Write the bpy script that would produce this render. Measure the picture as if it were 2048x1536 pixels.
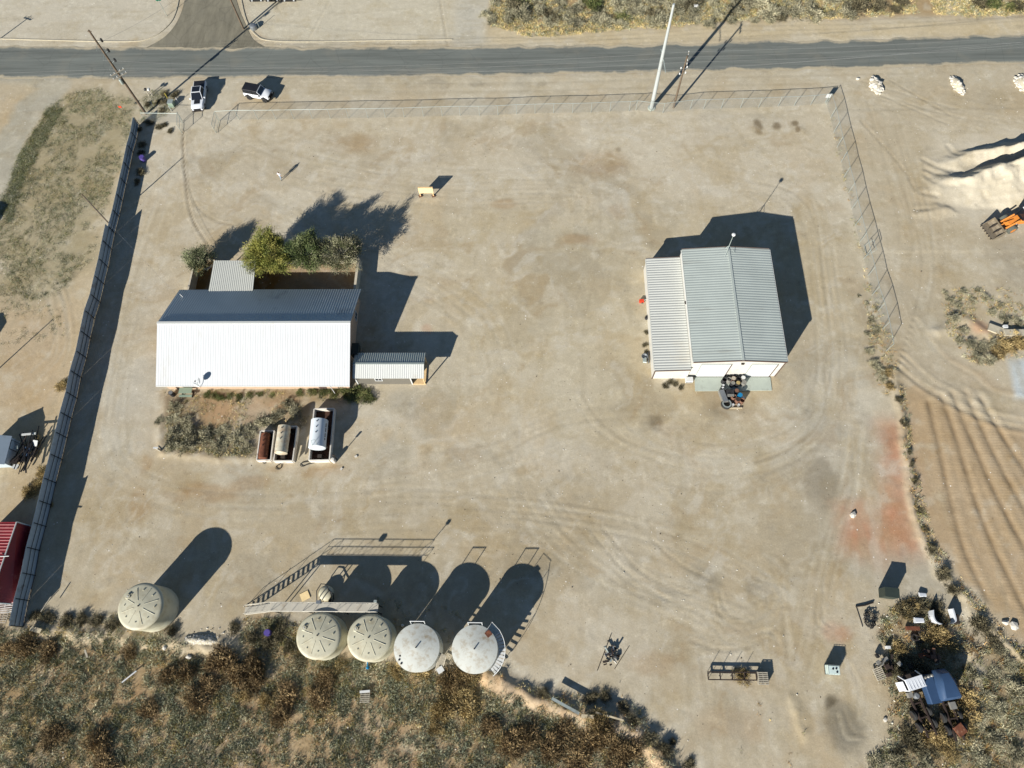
import bpy, math, random
import numpy as np
from mathutils import Vector, Matrix
R_ = math.radians
SC = bpy.context.scene
COL = SC.collection
for o in list(bpy.data.objects):
    bpy.data.objects.remove(o)

# ---------------------------------------------------------------- camera
FPX, NAD, CH = 1368.0, (1062.6, 1353.2), 82.0        # focal length (px of a 2048 px frame), nadir, drone height
_d = np.array([NAD[0] - 1024, -(NAD[1] - 768), -FPX]); _d /= np.linalg.norm(_d)
_up = -_d
_vy = np.array([0, 1, 0.]) - _up[1] * _up; _vy /= np.linalg.norm(_vy)
RM = np.array([np.cross(_vy, _up), _vy, _up])
cd = bpy.data.cameras.new('drone_camera'); cam = bpy.data.objects.new('drone_camera', cd); COL.objects.link(cam)
cd.sensor_fit = 'HORIZONTAL'; cd.sensor_width = 36.0; cd.lens = FPX / 2048 * 36.0
cd.clip_start = 0.5; cd.clip_end = 6000
M = Matrix.Identity(4)
for i in range(3):
    for j in range(3):
        M[i][j] = RM[i][j]
M[2][3] = CH
cam.matrix_world = M
SC.camera = cam

def G(px, py, z=0.0):
    """ground (or height z) point seen at survey pixel px,py"""
    w = RM @ np.array([px - 1024, -(py - 768), -FPX])
    t = (z - CH) / w[2]
    return Vector((w[0] * t, w[1] * t, z))

# ---------------------------------------------------------------- light
SUN_EL, SHADOW_AZ = R_(23.7), R_(35.3)
world = bpy.data.worlds.new('World'); SC.world = world; world.use_nodes = True
wn = world.node_tree; wn.nodes.clear()
sky = wn.nodes.new('ShaderNodeTexSky'); sky.sky_type = 'NISHITA'; sky.sun_disc = False
sky.sun_elevation = SUN_EL; sky.sun_rotation = SHADOW_AZ + math.pi
sky.altitude = 900; sky.air_density = 1.0; sky.dust_density = 0.0; sky.ozone_density = 2.5
bg = wn.nodes.new('ShaderNodeBackground'); bg.inputs[1].default_value = 0.05
wo = wn.nodes.new('ShaderNodeOutputWorld')
wn.links.new(sky.outputs[0], bg.inputs[0]); wn.links.new(bg.outputs[0], wo.inputs[0])
sd = bpy.data.lights.new('sun', 'SUN'); sd.energy = 5.0; sd.angle = R_(0.5); sd.color = (1.0, 0.955, 0.88)
sun = bpy.data.objects.new('sun', sd); COL.objects.link(sun)
ldir = Vector((math.sin(SHADOW_AZ) * math.cos(SUN_EL), math.cos(SHADOW_AZ) * math.cos(SUN_EL), -math.sin(SUN_EL)))
sun.rotation_euler = ldir.to_track_quat('-Z', 'Y').to_euler(); sun.location = (0, -40, 60)
vs = SC.view_settings
vs.view_transform = 'Standard'; vs.look = 'None'; vs.gamma = 1.0; vs.use_curve_mapping = False; vs.exposure = 0.85
ALB = 0.80                                         # photo colour -> base colour

# ---------------------------------------------------------------- small helpers
rng = np.random.default_rng(7); random.seed(7)
def lin(c):
    c = np.asarray(c, float) / 255.0
    return np.where(c <= 0.04045, c / 12.92, ((c + 0.055) / 1.055) ** 2.4)
def C(r, g, b, k=ALB):
    return lin((r, g, b)) * k

def mat(name, col, rough=0.7, metal=0.0, var=0.10, vscale=1.5, bump=0.0, bscale=8.0, dirt=None, dirt_amt=0.0, dscale=0.6, spec=0.4, streak=False):
    m = bpy.data.materials.new(name); m.use_nodes = True
    nt = m.node_tree; N = nt.nodes; L = nt.links
    b = N['Principled BSDF']
    b.inputs['Roughness'].default_value = rough; b.inputs['Metallic'].default_value = metal
    b.inputs['Specular IOR Level'].default_value = spec
    tc = N.new('ShaderNodeTexCoord')
    n1 = N.new('ShaderNodeTexNoise'); n1.inputs['Scale'].default_value = vscale; n1.inputs['Detail'].default_value = 6
    L.new(tc.outputs['Object'], n1.inputs['Vector'])
    mr = N.new('ShaderNodeMapRange'); mr.inputs[1].default_value = 0.3; mr.inputs[2].default_value = 0.7
    mr.inputs[3].default_value = 1 - var; mr.inputs[4].default_value = 1 + var
    L.new(n1.outputs['Fac'], mr.inputs[0])
    mx = N.new('ShaderNodeMix'); mx.data_type = 'RGBA'; mx.blend_type = 'MULTIPLY'; mx.inputs[0].default_value = 1
    mx.inputs[6].default_value = (*col, 1)
    L.new(mr.outputs[0], mx.inputs[7])
    out = mx.outputs[2]
    if dirt is not None:
        n2 = N.new('ShaderNodeTexNoise'); n2.inputs['Scale'].default_value = dscale; n2.inputs['Detail'].default_value = 8
        n2.inputs['Roughness'].default_value = 0.65
        if streak:
            mp = N.new('ShaderNodeMapping'); mp.inputs['Scale'].default_value = streak
            L.new(tc.outputs['Object'], mp.inputs[0]); L.new(mp.outputs[0], n2.inputs['Vector'])
        else:
            L.new(tc.outputs['Object'], n2.inputs['Vector'])
        m2 = N.new('ShaderNodeMapRange'); m2.inputs[1].default_value = 0.62 - 0.3 * dirt_amt; m2.inputs[2].default_value = 0.75
        m2.inputs[3].default_value = 0; m2.inputs[4].default_value = 0.9
        L.new(n2.outputs['Fac'], m2.inputs[0])
        mx2 = N.new('ShaderNodeMix'); mx2.data_type = 'RGBA'
        L.new(m2.outputs[0], mx2.inputs[0]); L.new(out, mx2.inputs[6]); mx2.inputs[7].default_value = (*dirt, 1)
        out = mx2.outputs[2]
    L.new(out, b.inputs['Base Color'])
    if bump:
        n3 = N.new('ShaderNodeTexNoise'); n3.inputs['Scale'].default_value = bscale; n3.inputs['Detail'].default_value = 5
        L.new(tc.outputs['Object'], n3.inputs['Vector'])
        bp = N.new('ShaderNodeBump'); bp.inputs['Strength'].default_value = bump; bp.inputs['Distance'].default_value = 0.05
        L.new(n3.outputs['Fac'], bp.inputs['Height']); L.new(bp.outputs[0], b.inputs['Normal'])
    return m

MT = {}
def mk(key, *a, **k):
    MT[key] = mat(key, *a, **k); return MT[key]
mk('white_metal', C(236, 238, 232, .60), .45, 0, .03, .7, dirt=C(190, 180, 160), dirt_amt=.15, dscale=.25)
mk('white_paint', C(238, 240, 238, .64), .4, 0, .03)
mk('cream_wall', C(235, 232, 222, .62), .5, 0, .03, dirt=C(200, 180, 150), dirt_amt=.1, dscale=.4)
mk('roof_white', C(238, 241, 242, .60), .45, 0, .02, .5, dirt=C(212, 211, 206, .7), dirt_amt=.15, dscale=.5, streak=(1, .12, 1))
mk('galv', C(176, 186, 180, .8), .42, .35, .08, .5, dirt=C(120, 110, 95), dirt_amt=.12, dscale=.3)
mk('roof_galv', C(186, 194, 187, .8), .45, .1, .06, .35, dirt=C(140, 136, 124), dirt_amt=.2, dscale=.5, streak=(.15, 1, 1))
mk('roof_cream', C(224, 226, 218, .60), .45, 0, .03, .4, dirt=C(200, 195, 180), dirt_amt=.2, dscale=.25)
mk('brown_trim', C(96, 78, 70), .6)
mk('tan_brick', C(196, 168, 142), .85, 0, .12, 4, bump=.3, bscale=14)
mk('stucco', C(196, 186, 166), .9, 0, .08, 1, bump=.2)
mk('grey_siding', C(112, 108, 98), .7, 0, .06, 1)
mk('window_glass', (0.015, 0.02, 0.025), .08, 0, .05, spec=.6)
mk('dark_glass', (0.010, 0.012, 0.016), .06, 0, .05, spec=.7)
mk('black', (0.012, 0.012, 0.013), .5, 0, .2)
mk('black_satin', (0.016, 0.016, 0.018), .3, 0, .2)
mk('rubber', (0.022, 0.022, 0.021), .85, 0, .25, 6)
mk('wood_pole', C(104, 90, 74), .9, 0, .25, 3, bump=.4, bscale=12)
mk('steel_pole', C(198, 204, 202, .78), .45, .3, .05)
mk('lumber', C(222, 190, 140), .8, 0, .12, 3)
mk('plywood', C(240, 214, 160), .75, 0, .08, 2)
mk('weathered_wood', C(176, 168, 150), .9, 0, .2, 5)
mk('old_timber', C(196, 182, 152), .9, 0, .2, 3)
mk('fence_sheet', C(172, 190, 204), .45, .15, .06, .6, dirt=C(110, 100, 88), dirt_amt=.15, dscale=.5)
mk('fence_rail', (0.02, 0.02, 0.022), .6, .2, .2)
mk('wire', (0.32, 0.32, 0.31), .5, .4, .05)
mk('poly_tank', C(196, 192, 168), .55, 0, .07, .8, dirt=C(166, 154, 124), dirt_amt=.45, dscale=1.1)
mk('steel_tank', C(222, 224, 214, .72), .45, 0, .06, .6, dirt=C(172, 154, 124), dirt_amt=.45, dscale=1.6)
mk('walk_steel', C(206, 200, 184, .72), .55, .1, .08, 1, dirt=C(160, 140, 110), dirt_amt=.15)
mk('rust', C(112, 66, 44), .85, 0, .35, 2.5, bump=.3, dirt=C(190, 150, 120), dirt_amt=.15, dscale=2)
mk('rusty_white', C(206, 202, 180), .6, 0, .08, 1, dirt=C(160, 112, 64), dirt_amt=.75, dscale=1.3)
mk('tank_white', C(226, 234, 238, .72), .35, 0, .03, .6, dirt=C(170, 160, 150), dirt_amt=.08)
mk('bund_white', C(222, 216, 204, .8), .7, 0, .08, 2, dirt=C(130, 100, 80), dirt_amt=.25, dscale=1.4)
mk('bund_floor', C(70, 46, 34), .95, 0, .4, 2)
mk('car_white', C(232, 236, 240, .72), .18, 0, .02, spec=.6)
mk('car_grey', C(150, 155, 158, .8), .35, .5, .05)
mk('loader_orange', C(214, 134, 56), .5, 0, .1, 2, dirt=C(120, 80, 45), dirt_amt=.3, dscale=2)
mk('bucket_steel', C(150, 138, 118), .5, .4, .2, 3)
mk('tyre_dusty', C(96, 100, 92, .7), .9, 0, .15, 4)
mk('blue_paint', C(56, 80, 112), .4, 0, .08, 1.2, dirt=C(120, 118, 110), dirt_amt=.1)
mk('blue_grey_roof', C(170, 196, 206), .4, .1, .08, .8)
mk('red_roof', C(132, 34, 40), .5, 0, .12, 1, dirt=C(170, 100, 95), dirt_amt=.2)
mk('dark_steel', C(60, 52, 46), .75, .2, .25, 3)
mk('rust_dark', C(56, 44, 38), .85, .1, .3, 3)
mk('drum_blue', C(30, 130, 180), .5, 0, .08)
mk('drum_grey', C(150, 148, 140), .5, .3, .15)
mk('drum_rust', C(116, 84, 66), .8, 0, .25, 4)
mk('drum_black', (0.02, 0.02, 0.022), .5, 0, .2)
mk('concrete', C(176, 184, 172), .9, 0, .07, .8, dirt=C(140, 142, 130), dirt_amt=.2, dscale=.8, bump=.1)
mk('kerb_concrete', C(192, 183, 160), .9, 0, .1, 2, bump=.2)
mk('purple_plastic', C(90, 76, 150), .45, 0, .08)
mk('green_sign', C(20, 120, 90), .5, 0, .05)
mk('equip_green', C(140, 158, 140), .6, 0, .08)
mk('rock_white', C(226, 220, 206, .72), .95, 0, .1, 3, bump=.5, bscale=5)
mk('skin', C(190, 140, 110), .6, 0, .05)
mk('shirt', C(226, 232, 236), .85, 0, .05)
mk('jeans', C(150, 170, 190), .9, 0, .08)
mk('hose_black', (0.014, 0.014, 0.014), .6, 0, .2)
mk('yellow_post', C(220, 200, 90), .6, 0, .1)
mk('orange_red', C(220, 70, 40), .6, 0, .1)
mk('cargo_dark', C(52, 62, 56), .6, .1, .15)
mk('ibc_white', C(210, 226, 220), .5, 0, .05, dirt=C(120, 120, 110), dirt_amt=.15, dscale=2)
mk('straw', C(170, 150, 100), .95, 0, .25, 5)
mk('bark', C(92, 76, 60), .95, 0, .25, 5)
mk('lichen_trailer', C(150, 150, 140), .7, .2, .2, 2)

def leaf_mat(name, var=.25):
    m = bpy.data.materials.new(name); m.use_nodes = True
    nt = m.node_tree; N = nt.nodes; L = nt.links; b = N['Principled BSDF']
    b.inputs['Roughness'].default_value = .85; b.inputs['Specular IOR Level'].default_value = .15
    at = N.new('ShaderNodeAttribute'); at.attribute_name = 'Col'
    oi = N.new('ShaderNodeObjectInfo')
    mr = N.new('ShaderNodeMapRange'); mr.inputs[3].default_value = 1 - var; mr.inputs[4].default_value = 1 + var
    L.new(oi.outputs['Random'], mr.inputs[0])
    mx = N.new('ShaderNodeMix'); mx.data_type = 'RGBA'; mx.blend_type = 'MULTIPLY'; mx.inputs[0].default_value = 1
    L.new(at.outputs['Color'], mx.inputs[6]); L.new(mr.outputs[0], mx.inputs[7])
    L.new(mx.outputs[2], b.inputs['Base Color'])
    return m
MT['leaf'] = leaf_mat('leaf'); MT['leaf_plain'] = leaf_mat('leaf_plain', 0.0)

def chain_mat():
    m = bpy.data.materials.new('chain_link'); m.use_nodes = True
    nt = m.node_tree; N = nt.nodes; L = nt.links; b = N['Principled BSDF']
    b.inputs['Base Color'].default_value = (.36, .38, .37, 1); b.inputs['Metallic'].default_value = .4; b.inputs['Roughness'].default_value = .5
    tc = N.new('ShaderNodeTexCoord'); n = N.new('ShaderNodeTexNoise'); n.inputs['Scale'].default_value = 3
    L.new(tc.outputs['Object'], n.inputs['Vector'])
    mr = N.new('ShaderNodeMapRange'); mr.inputs[3].default_value = .07; mr.inputs[4].default_value = .22
    L.new(n.outputs['Fac'], mr.inputs[0])
    tr = N.new('ShaderNodeBsdfTransparent'); ms = N.new('ShaderNodeMixShader')
    L.new(mr.outputs[0], ms.inputs[0]); L.new(tr.outputs[0], ms.inputs[1]); L.new(b.outputs[0], ms.inputs[2])
    L.new(ms.outputs[0], N['Material Output'].inputs[0])
    return m
MT['chain'] = chain_mat()

class MB:
    def __init__(s): s.v = []; s.f = []; s.sm = False
    def add(s, vs, fs):
        k = len(s.v); s.v += [Vector(v) for v in vs]; s.f += [tuple(i + k for i in f) for f in fs]; return s
    def box(s, c, d, rz=0, rot=None):
        c = Vector(c); h = Vector(d) / 2
        m = rot if rot is not None else Matrix.Rotation(rz, 3, 'Z')
        vs = [c + m @ Vector((x * h.x, y * h.y, z * h.z)) for z in (-1, 1) for y in (-1, 1) for x in (-1, 1)]
        return s.add(vs, [(0, 2, 3, 1), (4, 5, 7, 6), (0, 1, 5, 4), (2, 6, 7, 3), (0, 4, 6, 2), (1, 3, 7, 5)])
    def b2(s, x0, x1, y0, y1, z0, z1): return s.box(((x0 + x1) / 2, (y0 + y1) / 2, (z0 + z1) / 2), (x1 - x0, y1 - y0, z1 - z0))
    def tube(s, a, b, r, r2=None, n=8, cap=True):
        a = Vector(a); b = Vector(b); r2 = r if r2 is None else r2
        d = (b - a).normalized(); u = d.orthogonal().normalized(); w = d.cross(u)
        vs = []
        for p, q in ((a, r), (b, r2)):
            vs += [p + (u * math.cos(2 * math.pi * i / n) + w * math.sin(2 * math.pi * i / n)) * q for i in range(n)]
        fs = [(i, (i + 1) % n, n + (i + 1) % n, n + i) for i in range(n)]
        if cap: fs += [tuple(range(n))[::-1], tuple(range(n, 2 * n))]
        return s.add(vs, fs)
    def path(s, pts, r, n=6):
        pts = [Vector(p) for p in pts]; vs = []; u = None
        for i, p in enumerate(pts):
            d = (pts[min(i + 1, len(pts) - 1)] - pts[max(i - 1, 0)]).normalized()
            if u is None: u = d.orthogonal().normalized()
            u = (u - d * u.dot(d)).normalized(); w = d.cross(u)
            rr = r[i] if isinstance(r, (list, tuple)) else r
            vs += [p + (u * math.cos(2 * math.pi * k / n) + w * math.sin(2 * math.pi * k / n)) * rr for k in range(n)]
        fs = [(i * n + k, i * n + (k + 1) % n, (i + 1) * n + (k + 1) % n, (i + 1) * n + k) for i in range(len(pts) - 1) for k in range(n)]
        fs += [tuple(range(n))[::-1], tuple(range((len(pts) - 1) * n, len(pts) * n))]
        return s.add(vs, fs)
    def lathe(s, c, prof, n=32):
        c = Vector(c); vs = []
        for r, z in prof: vs += [c + Vector((r * math.cos(2 * math.pi * i / n), r * math.sin(2 * math.pi * i / n), z)) for i in range(n)]
        fs = [(j * n + i, j * n + (i + 1) % n, (j + 1) * n + (i + 1) % n, (j + 1) * n + i) for j in range(len(prof) - 1) for i in range(n)]
        fs += [tuple(range(n))[::-1], tuple(range((len(prof) - 1) * n, len(prof) * n))]
        return s.add(vs, fs)
    def loft(s, secs):
        n = len(secs[0]); vs = [v for q in secs for v in q]
        fs = [(j * n + i, j * n + (i + 1) % n, (j + 1) * n + (i + 1) % n, (j + 1) * n + i) for j in range(len(secs) - 1) for i in range(n)]
        fs += [tuple(range(n))[::-1], tuple(range((len(secs) - 1) * n, len(secs) * n))]
        return s.add(vs, fs)
    def quad(s, a, b, c, d): return s.add([a, b, c, d], [(0, 1, 2, 3)])
    def slab(s, a, b, c, d, t):
        """four corners (ccw from above), thickness t downwards"""
        q = [Vector(p) for p in (a, b, c, d)]; lo = [p - Vector((0, 0, t)) for p in q]
        return s.add(q + lo, [(0, 1, 2, 3), (7, 6, 5, 4), (0, 4, 5, 1), (1, 5, 6, 2), (2, 6, 7, 3), (3, 7, 4, 0)])
    def build(s, name, m, parent=None, smooth=False):
        org = ORG.get(parent.name, Vector((0, 0, 0))) if parent is not None else Vector((0, 0, 0))
        me = bpy.data.meshes.new(name); me.from_pydata([v - org for v in s.v], [], s.f); me.update()
        me.materials.append(MT[m] if isinstance(m, str) else m)
        if smooth:
            for p in me.polygons: p.use_smooth = True
            try: me.set_sharp_from_angle(angle=R_(40))
            except Exception: pass
        o = bpy.data.objects.new(name, me); COL.objects.link(o)
        if parent is not None:
            o.parent = parent; ORG[o.name] = org
        return o
ORG = {}
def tag(o, label, cat, group=None, kind=None):
    if label: o['label'] = label
    if cat: o['category'] = cat
    if group: o['group'] = group
    if kind: o['kind'] = kind
    return o
def thing(name, label, cat, loc=(0, 0, 0), rz=0, group=None, world_space=False):
    o = bpy.data.objects.new(name, None); COL.objects.link(o); o.empty_display_size = .3
    o.location = loc; o.rotation_euler = (0, 0, rz)
    if world_space: ORG[o.name] = Vector(loc)
    return tag(o, label, cat, group)
def inst(name, src, parent, loc=(0, 0, 0), rz=0, sc=None):
    o = bpy.data.objects.new(name, src.data if hasattr(src, 'data') else src); COL.objects.link(o)
    o.parent = parent; o.location = loc; o.rotation_euler = (0, 0, rz)
    if sc: o.scale = sc
    return o
def copy_tree(o, parent=None):
    c = o.copy(); COL.objects.link(c); c.parent = parent
    for ch in list(o.children): copy_tree(ch, c)
    return c

# ---------------------------------------------------------------- numpy noise
def vnoise(x, y, sc, seed):
    r = np.random.default_rng(seed); T = r.random((64, 64))
    u = x / sc; v = y / sc; iu = np.floor(u).astype(int); iv = np.floor(v).astype(int)
    fu = u - iu; fv = v - iv; fu = fu * fu * (3 - 2 * fu); fv = fv * fv * (3 - 2 * fv)
    a = T[iu % 64, iv % 64]; b = T[(iu + 1) % 64, iv % 64]; c = T[iu % 64, (iv + 1) % 64]; d = T[(iu + 1) % 64, (iv + 1) % 64]
    return (a * (1 - fu) + b * fu) * (1 - fv) + (c * (1 - fu) + d * fu) * fv
def fbm(x, y, sc, seed, oc=4):
    s = 0; a = 1; t = 0
    for i in range(oc):
        s = s + a * vnoise(x + 13.7 * i, y - 7.1 * i, sc, seed + i); t += a; a *= .55; sc *= .47
    return s / t
def sstep(a, b, x):
    t = np.clip((x - a) / (b - a), 0, 1); return t * t * (3 - 2 * t)
def gpoly(pts): return np.array([[*G(*p)[:2]] for p in pts])
def seg_dist(x, y, P, closed=False):
    d = np.full(x.shape, 1e9)
    n = len(P)
    for i in range(n if closed else n - 1):
        a = P[i]; b = P[(i + 1) % n]; ab = b - a; L2 = max((ab ** 2).sum(), 1e-9)
        t = np.clip(((x - a[0]) * ab[0] + (y - a[1]) * ab[1]) / L2, 0, 1)
        d = np.minimum(d, np.hypot(x - a[0] - t * ab[0], y - a[1] - t * ab[1]))
    return d
def inside(x, y, P):
    r = np.zeros(x.shape, bool); n = len(P); j = n - 1
    for i in range(n):
        xi, yi = P[i]; xj, yj = P[j]
        c = ((yi > y) != (yj > y)) & (x < (xj - xi) * (y - yi) / (yj - yi + 1e-12) + xi)
        r ^= c; j = i
    return r

# ================================================================ GROUND
STEP = 0.25
gx = np.concatenate([[-2500, -1200, -600, -300, -180, -125], np.arange(-104, 92.01, STEP), [110, 180, 300, 600, 1200, 2500]])
gy = np.concatenate([[-2500, -1200, -600, -300, -120, -40], np.arange(-14, 114.01, STEP), [130, 180, 300, 600, 1200, 2500]])
NX, NY = len(gx), len(gy)
XX, YY = np.meshgrid(gx, gy, indexing='ij'); X = XX.ravel(); Y = YY.ravel()
WX = X + (fbm(X, Y, 3.0, 11) - .5) * 3.0; WY = Y + (fbm(X, Y, 3.0, 31) - .5) * 3.0      # ragged edges
COLR = np.zeros((len(X), 3)); Z = np.zeros(len(X)); RELIEF = np.ones(len(X)); TREAD = np.zeros(len(X))

def blend(w, c):
    w = np.clip(w, 0, 1)[:, None]; COLR[:] = COLR * (1 - w) + np.asarray(c) * w
def box_of(P, m):
    return (X > P[:, 0].min() - m) & (X < P[:, 0].max() + m) & (Y > P[:, 1].min() - m) & (Y < P[:, 1].max() + m)
def poly_w(pts, soft=1.0, rag=1.0):
    P = gpoly(pts); k = box_of(P, soft + 4); w = np.zeros(len(X))
    x = X[k] + (WX[k] - X[k]) * rag; y = Y[k] + (WY[k] - Y[k]) * rag
    d = seg_dist(x, y, P, True); s = np.where(inside(x, y, P), 1, -1) * d
    w[k] = sstep(-soft, soft, s); return w
def line_w(pts, wid, soft=.3, rag=.2):
    P = gpoly(pts); k = box_of(P, wid + soft + 2); w = np.zeros(len(X))
    x = X[k] + (WX[k] - X[k]) * rag; y = Y[k] + (WY[k] - Y[k]) * rag
    w[k] = 1 - sstep(wid, wid + soft, seg_dist(x, y, P)); return w
def blob_w(px, py, rx, ry=None, rag=.6):
    ry = ry or rx; c = G(px, py); k = (abs(X - c.x) < rx * 2.5 + 2) & (abs(Y - c.y) < ry * 2.5 + 2); w = np.zeros(len(X))
    x = X[k] + (WX[k] - X[k]) * rag; y = Y[k] + (WY[k] - Y[k]) * rag
    w[k] = 1 - sstep(.45, 1.15, np.hypot((x - c.x) / rx, (y - c.y) / ry)); return w
def curve(pts, n=6):
    """smooth a pixel polyline (catmull-rom)"""
    p = [np.array(q, float) for q in pts]; p = [2 * p[0] - p[1]] + p + [2 * p[-1] - p[-2]]; out = []
    for i in range(1, len(p) - 2):
        for t in np.linspace(0, 1, n, endpoint=False):
            a, b, c, d = p[i - 1], p[i], p[i + 1], p[i + 2]
            out.append(.5 * (2 * b + (c - a) * t + (2 * a - 5 * b + 4 * c - d) * t * t + (3 * b - a - 3 * c + d) * t ** 3))
    out.append(p[-2]); return [tuple(q) for q in out]

n_big = fbm(X, Y, 18, 101); n_mid = fbm(X, Y, 5, 131); n_sm = fbm(X, Y, 1.6, 161)
base = C(192, 180, 155); pale = C(203, 195, 175); warm = C(186, 166, 132); grey = C(172, 166, 150)
COLR[:] = base
blend(sstep(.48, .66, n_big) * .8, pale); blend(sstep(.52, .7, n_mid) * .55, warm); blend(sstep(.55, .72, fbm(X, Y, 9, 211)) * .6, grey)
# yard: paler towards the road gate side, tanner in the middle and lower half
blend(poly_w([(290, 240), (1650, 210), (1690, 430), (1250, 420), (900, 380), (520, 440), (260, 560)], 5) * .55, C(200, 190, 168))
blend(poly_w([(800, 420), (1680, 430), (1740, 700), (1560, 760), (1250, 900), (900, 800)], 6) * .5, C(186, 172, 140))
blend(poly_w([(140, 940), (1000, 960), (1700, 900), (1720, 1300), (1560, 1500), (1300, 1450), (1000, 1330), (480, 1200), (80, 1180)], 6) * .55, C(172, 157, 128))
blend(poly_w([(230, 560), (320, 560), (310, 900), (250, 900), (170, 860)], 3) * .5, C(190, 184, 168))
blend(poly_w([(1560, 640), (1640, 640), (1700, 900), (1640, 1000), (1560, 800)], 4) * .4, C(166, 158, 142))
# neighbouring lot beyond the right-hand fence
blend(poly_w([(1690, 150), (2100, 140), (2100, 640), (1810, 660)], 4) * .55, C(182, 168, 140))
blend(poly_w([(1850, 250), (2100, 240), (2100, 480), (1900, 440)], 3) * .7, C(208, 199, 178))
blend(poly_w([(1980, 480), (2100, 470), (2100, 600), (2010, 560)], 3) * .5, C(146, 140, 126))
blend(poly_w([(1790, 690), (1900, 720), (2000, 780), (2100, 800), (2100, 1330), (1960, 1210), (1870, 1110), (1830, 1000), (1805, 860)], 1.5) * .85, C(178, 153, 118))
blend(poly_w([(1740, 640), (1840, 650), (1930, 760), (2060, 800), (2060, 850), (1900, 810), (1800, 740)], 2) * .7, C(176, 164, 140))
blend(poly_w([(2015, 720), (2100, 710), (2100, 810), (2030, 800)], .6, .3), C(196, 202, 200))
# red soil
rw_ = np.clip(np.maximum(poly_w([(1765, 850), (1795, 850), (1815, 950), (1826, 1040), (1838, 1100), (1760, 1115), (1735, 1060), (1765, 960)], 2.6, .5), poly_w([(1680, 1015), (1720, 1010), (1760, 1050), (1740, 1105), (1690, 1100)], 2.2, .6)), 0, 1)
blend(rw_ * (.25 + .5 * fbm(X, Y, 3, 551)) * 1.4, C(188, 126, 90)); blend(poly_w([(1795, 870), (1808, 900), (1822, 1020), (1832, 1090), (1800, 1095), (1800, 980)], 1.2, 1) * .25, C(186, 118, 80))
for a in ((1675, 1260, 1.6, 1.2), (1960, 655, 1.6, 1.2), (1130, 1440, 3.5, 2), (850, 660, 1.2, .8)):
    blend(blob_w(*a) * .42, C(184, 124, 92))
# land left of the metal fence
blend(poly_w([(-20, 150), (270, 165), (262, 260), (200, 540), (20, 1270), (-20, 1270)], 3) * .8, C(186, 166, 132))
blend(poly_w([(-20, 580), (160, 620), (140, 780), (80, 860), (-20, 820)], 4) * .5, C(184, 158, 122))
blend(poly_w([(30, 330), (100, 205), (190, 175), (275, 200), (262, 260), (240, 330), (205, 440), (180, 520), (120, 590), (60, 600), (-10, 590), (-10, 420)], 2.5) * .55, C(146, 140, 108))
blend(line_w(curve([(-20, 130), (110, 168), (60, 215), (18, 300), (-10, 420)]), 1.7, 1.5, .5) * .9, C(176, 171, 154))
# strips along the road
blend(poly_w([(-20, -20), (345, -20), (330, 60), (250, 84), (-20, 78)], .8, .3) * .9, C(200, 192, 172))
blend(poly_w([(480, -20), (985, -20), (970, 84), (560, 86), (505, 60)], .8, .3) * .9, C(202, 194, 172))
blend(poly_w([(920, -20), (975, -20), (965, 92), (905, 92)], 1.2, .4) * .6, C(190, 186, 172))
blend(poly_w([(975, 50), (1300, 58), (1500, 42), (2100, 40), (2100, 66), (1500, 80), (975, 92)], 1.2, .5) * .85, C(202, 186, 152))
blend(poly_w([(978, -20), (2100, -20), (2100, 30), (1500, 38), (1250, 56), (1060, 70), (985, 45)], 1.0, .6) * .9, C(172, 146, 104))
blend(poly_w([(1870, -20), (1930, -20), (1925, 40), (1880, 40)], 1, .5) * .8, C(206, 190, 160))
blend(poly_w([(-20, 160), (2100, 130), (2100, 165), (1650, 180), (900, 198), (360, 190), (-20, 190)], 1.2, .5) * .4, C(190, 180, 156))
# scrub land at the lower edge and by the wrecks
SCRUB = [(-20, 1262), (60, 1262), (160, 1268), (330, 1276), (430, 1300), (480, 1262), (520, 1236), (590, 1250), (620, 1300), (720, 1322), (800, 1335), (900, 1345), (985, 1375), (1090, 1412), (1170, 1440), (1250, 1465), (1320, 1510), (1360, 1560), (-20, 1560)]
WRECK = [(1760, 1225), (1830, 1190), (1910, 1225), (1960, 1290), (2100, 1300), (2100, 1560), (1740, 1560), (1775, 1470), (1775, 1400), (1750, 1330)]
blend(poly_w(SCRUB, 1.2) * .95, C(166, 142, 106)); blend(poly_w(WRECK, 1.2) * .8, C(158, 138, 104))
blend(poly_w(SCRUB, 1.2) * sstep(.56, .68, n_mid) * .6, C(184, 150, 112)); blend(poly_w(SCRUB, 1) * sstep(.55, .7, n_sm) * .6, C(196, 170, 132))
BERM_L = curve([(40, 1268), (130, 1266), (250, 1272), (330, 1284), (400, 1288), (460, 1276)])
BERM_B = curve([(985, 1368), (1080, 1400), (1160, 1432), (1240, 1452), (1300, 1500), (1350, 1560)])
BERM_R = curve([(1786, 740), (1800, 830), (1814, 900), (1824, 1000), (1848, 1085), (1890, 1160), (1950, 1225), (2010, 1285), (2080, 1330)])
blend(line_w(BERM_L, .6, 1.2, .8) * .8, C(206, 190, 160)); blend(line_w(BERM_B, .5, 1.0, .8) * .75, C(200, 166, 126))
blend(line_w(BERM_R, .35, .8, .4) * .6, C(186, 172, 144))
blend(line_w(curve([(470, 1290), (500, 1330), (520, 1300)]), .4, 1, .6) * .6, C(205, 190, 160))
blend(line_w(curve([(1905, 1270), (1950, 1330), (1960, 1400), (1900, 1490)]), .4, 1.1, .8) * .6, C(206, 196, 172))
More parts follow.
